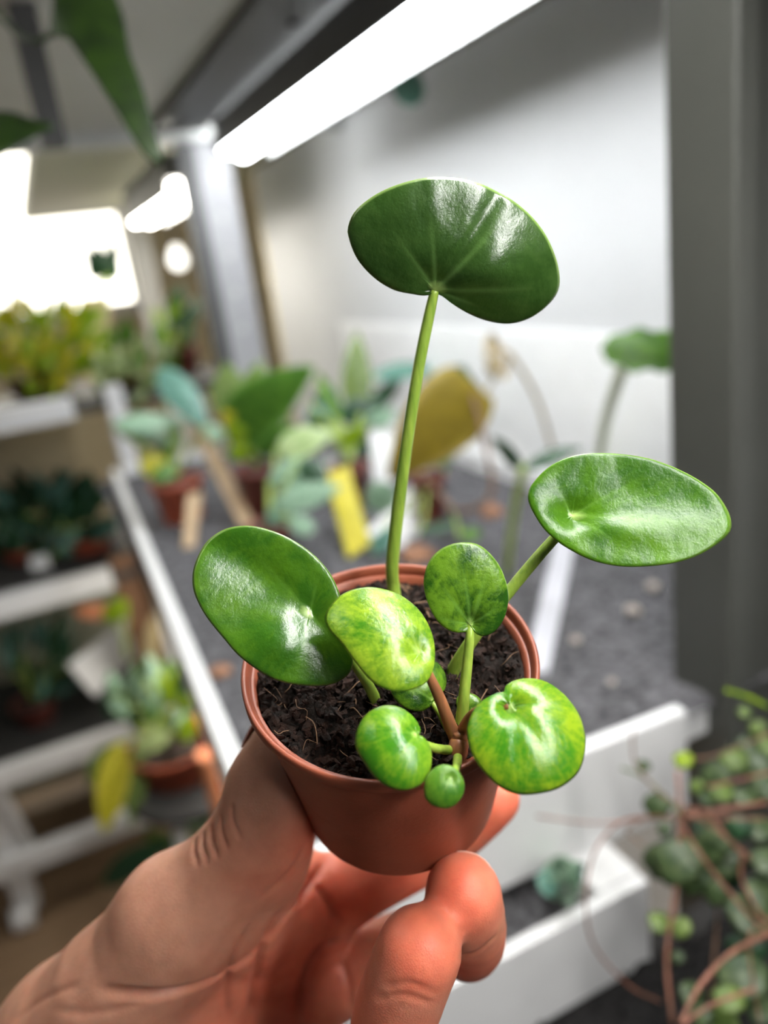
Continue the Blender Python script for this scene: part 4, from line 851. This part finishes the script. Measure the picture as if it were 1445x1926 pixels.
palm = [ch([(60, 2150, .215, 22), (250, 1960, .214, 18), (420, 1830, .214, 14), (560, 1760, .212, 12)]),
        ch([(60, 2150, .215, 22), (300, 2010, .216, 17), (540, 1890, .216, 12)]),
        ch([(40, 2250, .215, 22), (250, 2130, .216, 18), (450, 2020, .216, 12)]),
        ch([(0, 2350, .212, 22), (200, 2240, .214, 18), (330, 2150, .214, 12)]),
        ch([(-260, 2500, .225, 27), (-60, 2250, .215, 24), (60, 2150, .212, 22)]),
        ch([(400, 1850, .208, 13), (500, 1700, .200, 9), (560, 1660, .202, 9)]),
        ch([(325, 1715, .177, 12), (420, 1680, .186, 9), (520, 1700, .200, 8)]),
        ch([(505, 1480, .170, 7.8), (518, 1560, .174, 9.2), (500, 1640, .182, 9.4), (440, 1720, .188, 11)]),
        ch([(150, 1960, .194, 20), (330, 1850, .196, 15), (430, 1760, .196, 10)])]
def seg_d(P, a, b, ra, rb):
    ba = b - a; t = np.clip(((P - a) @ ba) / (ba @ ba), 0, 1)
    return np.linalg.norm(P - a - t[..., None]*ba, axis=-1) - (ra + (rb - ra)*t)
def smin(a, b, k):
    h = np.clip(0.5 + 0.5*(b - a)/k, 0, 1); return b*(1 - h) + a*h - k*h*(1 - h)
def chain_d(P, c, k=0.004):
    q = np.array([[*p, r_] for p, r_ in c]); s = spline(q, (len(c) - 1)*2 + 1)
    out = np.full(P.shape[:3], 0.03, dtype=np.float32); pad = 0.013
    for i in range(len(s) - 1):
        rm = max(s[i, 3], s[i+1, 3]) + pad
        a = np.minimum(s[i, :3], s[i+1, :3]) - rm; b = np.maximum(s[i, :3], s[i+1, :3]) + rm
        ia = np.clip(np.floor((a - lo)/h_).astype(int), 0, P.shape[:3]); ib = np.clip(np.ceil((b - lo)/h_).astype(int), 0, P.shape[:3])
        if (ib <= ia).any(): continue
        sl = tuple(slice(ia[t], ib[t]) for t in range(3))
        e = seg_d(P[sl], s[i, :3].astype(np.float32), s[i+1, :3].astype(np.float32), s[i, 3], s[i+1, 3]); out[sl] = np.minimum(out[sl], e)
    return out
h_ = 0.00115
lo = np.array([-0.130, 0.045, 0.135]); hi = np.array([0.045, 0.245, 0.250])
gx, gy, gz = [np.arange(lo[i], hi[i], h_) for i in range(3)]
P = np.stack(np.meshgrid(gx, gy, gz, indexing='ij'), -1).astype(np.float32)
D = None
for c in palm:
    e = chain_d(P, c); D = e if D is None else smin(D, e, 0.010)
D = smin(D, chain_d(P, thumb), 0.008)
fg = [chain_d(P, c) for c in (index, middle, ring, pinky)]
FG = fg[0]
for e in fg[1:]: FG = smin(FG, e, 0.0012)
D = smin(D, FG, 0.005)
# surface nets
ins = D < 0
cube = np.stack([ins[i:ins.shape[0]-1+i, j:ins.shape[1]-1+j, k:ins.shape[2]-1+k] for i in (0, 1) for j in (0, 1) for k in (0, 1)], 0).sum(0)
cells = np.argwhere((cube > 0) & (cube < 8)); cid = -np.ones(cube.shape, int); cid[tuple(cells.T)] = np.arange(len(cells))
acc = np.zeros((len(cells), 3)); cnt = np.zeros(len(cells))
cor = [(i, j, k) for i in (0, 1) for j in (0, 1) for k in (0, 1)]
for a in cor:
    for b in cor:
        if sum(abs(x - y) for x, y in zip(a, b)) == 1 and a < b:
            da = D[cells[:, 0]+a[0], cells[:, 1]+a[1], cells[:, 2]+a[2]]; db = D[cells[:, 0]+b[0], cells[:, 1]+b[1], cells[:, 2]+b[2]]
            msk = (da < 0) != (db < 0); t = np.where(msk, da/(da - db + 1e-12), 0)
            pt = np.array(a) + t[:, None]*(np.array(b) - np.array(a)); acc[msk] += pt[msk]; cnt[msk] += 1
HV = lo + (cells + acc/cnt[:, None]) * h_
HF = []
for ax_ in range(3):
    u, v = [(1, 2), (2, 0), (0, 1)][ax_]
    s0 = [slice(None)]*3; s1 = [slice(None)]*3; s0[ax_] = slice(0, -1); s1[ax_] = slice(1, None)
    ed = np.argwhere(ins[tuple(s0)] != ins[tuple(s1)])
    qs = []; ok = np.ones(len(ed), bool)
    for du, dv in ((-1, -1), (0, -1), (0, 0), (-1, 0)):
        c = ed.copy(); c[:, u] += du; c[:, v] += dv
        good = ((c >= 0) & (c < np.array(cid.shape))).all(1); c = np.clip(c, 0, np.array(cid.shape) - 1)
        w_ = cid[tuple(c.T)]; ok &= good & (w_ >= 0); qs.append(w_)
    qs = np.stack(qs, 1); fl = ins[tuple(ed.T)]
    qs = np.where(fl[:, None], qs, qs[:, ::-1])[ok]; HF += qs.tolist()
# relax, then keep the flesh outside the pot
HFa = np.array(HF)
def relax(V_, it, lam=0.5):
    e = np.concatenate([HFa[:, [i, (i+1) % 4]] for i in range(4)]); e = np.concatenate([e, e[:, ::-1]])
    deg = np.bincount(e[:, 0], minlength=len(V_))[:, None]
    for _ in range(it):
        s = np.stack([np.bincount(e[:, 0], weights=V_[e[:, 1], j], minlength=len(V_)) for j in range(3)], 1)/np.maximum(deg, 1)
        V_ = V_ + lam*(s - V_)
    return V_
def vnormals(V_):
    a, b, c, d_ = [V_[HFa[:, i]] for i in range(4)]; fn = np.cross(c - a, d_ - b); nn = np.zeros_like(V_)
    for i in range(4):
        for j in range(3): nn[:, j] += np.bincount(HFa[:, i], weights=fn[:, j], minlength=len(V_))
    return nn/(np.linalg.norm(nn, axis=1)[:, None] + 1e-12)
HV = relax(HV, 5)
def press(V_):
    rel = V_ - POT_C; hh = rel @ POT_N; rv = rel - hh[:, None]*POT_N; rr = np.linalg.norm(rv, axis=1)
    R0 = PB + (PR - 0.0012 - PB)*np.clip((hh + PH)/PH, 0, 1) + 0.00015
    R0 = np.where(hh > -0.003, PR + 0.0002, R0)
    inside = (hh > -PH - 0.0002) & (hh < 0.004) & (rr < R0)
    up_gap = hh + PH + 0.0002; side_gap = R0 - rr
    down = inside & (up_gap < side_gap); side = inside & ~down
    V2 = V_.copy(); V2[side] = V_[side] + rv[side]/rr[side][:, None]*side_gap[side][:, None]; V2[down] = V_[down] - POT_N*up_gap[down][:, None]
    return V2
HV = press(HV)
# creases: lines on the skin, pressed in
def cam_bvh(): return BVHTree.FromPolygons([tuple(v) for v in HV], [tuple(q) for q in HF])
bvh = cam_bvh()
# finer skin mesh for the creases
tm = bpy.data.meshes.new('skin_base'); tm.from_pydata([tuple(v) for v in HV], [], [tuple(q) for q in HF]); to = bpy.data.objects.new('skin_base', tm); COL.objects.link(to)
sm_ = to.modifiers.new('s', 'SUBSURF'); sm_.levels = 1; sm_.render_levels = 1
me2 = to.evaluated_get(bpy.context.evaluated_depsgraph_get()).to_mesh()
HV = np.zeros(len(me2.vertices)*3); me2.vertices.foreach_get('co', HV); HV = HV.reshape(-1, 3)
lv_ = np.zeros(len(me2.loops), int); me2.loops.foreach_get('vertex_index', lv_); HFa = lv_.reshape(-1, 4); HF = HFa.tolist()
bpy.data.objects.remove(to); bpy.data.meshes.remove(tm)
HV = press(HV)
nrmH = vnormals(HV)
creases = [([(190, 1862), (260, 1872), (340, 1865), (420, 1835), (490, 1785), (545, 1720), (590, 1660), (610, 1620)], 0.0022, 0.0013),
           ([(430, 1926), (425, 1860), (440, 1800), (470, 1740)], 0.0010, 0.0010), ([(470, 1926), (480, 1850), (500, 1770), (530, 1710)], 0.0016, 0.0013),
           ([(560, 1926), (570, 1850), (600, 1790), (640, 1770)], 0.0016, 0.0013), ([(640, 1800), (655, 1850), (660, 1900)], 0.0009, 0.0011),
           ([(575, 1640), (605, 1680), (640, 1740)], 0.0010, 0.0012),
           ([(366, 1580), (364, 1602), (372, 1628)], 0.0005, 0.0007), ([(382, 1566), (380, 1592), (390, 1622)], 0.0006, 0.0007), ([(398, 1553), (397, 1580), (408, 1612)], 0.0006, 0.0007), ([(416, 1535), (416, 1565), (428, 1600)], 0.0005, 0.0007), ([(436, 1512), (438, 1545), (452, 1580)], 0.0004, 0.0007),
           ([(575, 1590), (545, 1640), (490, 1690)], 0.0004, 0.0010), ([(100, 1900), (180, 1905), (280, 1885)], 0.0003, 0.001), ([(720, 1860), (770, 1850), (820, 1870)], 0.0003, 0.0008), ([(705, 1880), (760, 1872), (815, 1890)], 0.0003, 0.0008),
           ([(20, 1926), (80, 1880), (150, 1850)], 0.0004, 0.0009), ([(860, 1800), (900, 1790), (935, 1760)], 0.0003, 0.0008)]
disp = np.zeros(len(HV)); crs = np.zeros(len(HV))
for pts, dep, wid in creases:
    s = spline(pts, 70); hits = []
    for x, y in s:
        r = ray(x, y); r /= np.linalg.norm(r); loc = bvh.ray_cast(Vector((0, 0, 0)), Vector(tuple(r)))[0]
        if loc is not None: hits.append(np.array(loc))
    if not hits: continue
    hits = np.array(hits); sel = np.where(((HV > hits.min(0) - 3*wid) & (HV < hits.max(0) + 3*wid)).all(1))[0]
    if not len(sel): continue
    ends = np.minimum(1.0, np.minimum((np.arange(len(hits)) + 1)/10.0, (len(hits) - np.arange(len(hits)))/10.0))
    dd = np.linalg.norm(HV[sel][:, None, :] - hits[None], axis=2)
    val = (ends[None]*np.exp(-(dd/wid)**2)).max(1)
    crs[sel] = np.maximum(crs[sel], val*min(1, dep/0.0012)); disp[sel] = np.maximum(disp[sel], dep*val)
HV = HV - nrmH*disp[:, None]
# skin colour zones: reddish finger ends and palm, browner thumb
def blob(x, y, d_, s): return np.exp(-(np.linalg.norm(HV - ray(x, y)*d_, axis=1)/s)**2)
red = np.zeros(len(HV))
for bl, am in (((871, 1670, .152, .013), 1.0), ((795, 1775, .143, .014), 0.95), ((940, 1500, .196, .014), 1.0), ((640, 1690, .198, .02), 0.95), ((540, 1800, .200, .026), 0.9), ((760, 1640, .198, .02), 0.8), ((700, 1900, .155, .02), 0.75), ((580, 1580, .168, .010), 0.55), ((880, 1770, .17, .016), 0.8), ((430, 1900, .2, .024), 0.7), ((520, 1600, .172, .012), 0.5)):
    red = np.maximum(red, am*blob(*bl))
m, nt, b = new_mat('skin'); M['skin'] = m
n1 = noise_n(nt, 160, 5, 0.6); n2 = noise_n(nt, 1300, 3, 0.6)
tan = ramp(nt, n1, [(0.3, (0.36, 0.172, 0.11)), (0.7, (0.455, 0.232, 0.155))])
redc = ramp(nt, n1, [(0.3, (0.72, 0.145, 0.08)), (0.7, (0.84, 0.22, 0.125))])
col = mixc(nt, attr_n(nt, 'redness'), tan, redc)
cz = N(nt, 'ShaderNodeMath', operation='MULTIPLY'); cz.inputs[1].default_value = 0.38; nt.links.new(attr_n(nt, 'crease'), cz.inputs[0])
col = mixc(nt, cz.outputs[0], col, (0.36, 0.10, 0.06))
nt.links.new(col, b.inputs['Base Color']); b.inputs['Roughness'].default_value = 0.48; b.inputs['Specular IOR Level'].default_value = 0.4
b.inputs['Subsurface Weight'].default_value = 0.45; b.inputs['Subsurface Radius'].default_value = (1.0, 0.25, 0.12); b.inputs['Subsurface Scale'].default_value = 0.003
tcs = N(nt, 'ShaderNodeTexCoord'); vor = N(nt, 'ShaderNodeTexVoronoi'); vor.inputs['Scale'].default_value = 2600; nt.links.new(tcs.outputs['Object'], vor.inputs['Vector'])
ad = N(nt, 'ShaderNodeMath', operation='ADD'); nt.links.new(vor.outputs['Distance'], ad.inputs[0]); nt.links.new(n2, ad.inputs[1])
bump(nt, b, ad.outputs[0], 0.00006, 0.6)
hand = mesh_obj('hand', C2W(HV), HF, M['skin'], attrs={'redness': red, 'crease': crs})
hl = C2W(ray(120, 2010)*0.2); hand.data.transform(Matrix.Translation(-Vector(tuple(hl)))); hand.location = tuple(hl)
tag(hand, 'bare left hand, palm up, fingers curled around a small terracotta pot', 'hand')
M['nail'] = paint('fingernail', (0.72, 0.42, 0.34), (0.66, 0.36, 0.28), 60, 0.25)
def nail(tip, prev, back, r, parent):
    tip, prev = ray(*tip[:2])*tip[2], ray(*prev[:2])*prev[2]; ax_ = tip - prev; ax_ /= np.linalg.norm(ax_)
    bd = np.asarray(back, float); bd -= ax_*(bd @ ax_); bd /= np.linalg.norm(bd); sd = np.cross(ax_, bd); V = []; Fc = []
    for lay in (0, 1):
        for i in range(9):
            t = -0.7 + i/8*1.15
            for j in range(9):
                a = (j/8 - .5)*1.35*(1 - 0.12*(i/8)**4); rr = r*(1.0 - 0.10*(i/8)**2) + 0.0003*lay - 0.0002
                V.append(tip + ax_*t*r*1.05 + rr*(bd*math.cos(a) + sd*math.sin(a)))
    for i in range(8):
        for j in range(8):
            a = i*9 + j; Fc.append((81+a, 81+a+1, 81+a+10, 81+a+9)); Fc.append((a+9, a+10, a+1, a))
    rimn = [j for j in range(9)] + [i*9+8 for i in range(1, 9)] + [72+j for j in range(7, -1, -1)] + [i*9 for i in range(7, 0, -1)]
    for a, b_ in zip(rimn, rimn[1:] + rimn[:1]): Fc.append((a, b_, b_+81, a+81))
    o = mesh_obj('fingernail', C2W(np.array(V)), Fc, M['nail'], None); fix_normals(o); put(o, parent)
nail((871, 1680, .1585), (884, 1740, .166), (0.55, 0.25, 1), 0.0078, hand)
nail((789, 1787, .1500), (760, 1860, .153), (0.62, 0.25, 1), 0.0082, hand)
nail((925, 1500, .199), (870, 1545, .203), (0.2, -0.3, 1), 0.0072, hand)
nail((528, 1395, .167), (505, 1450, .168), (-0.7, -0.3, 1), 0.0078, hand)
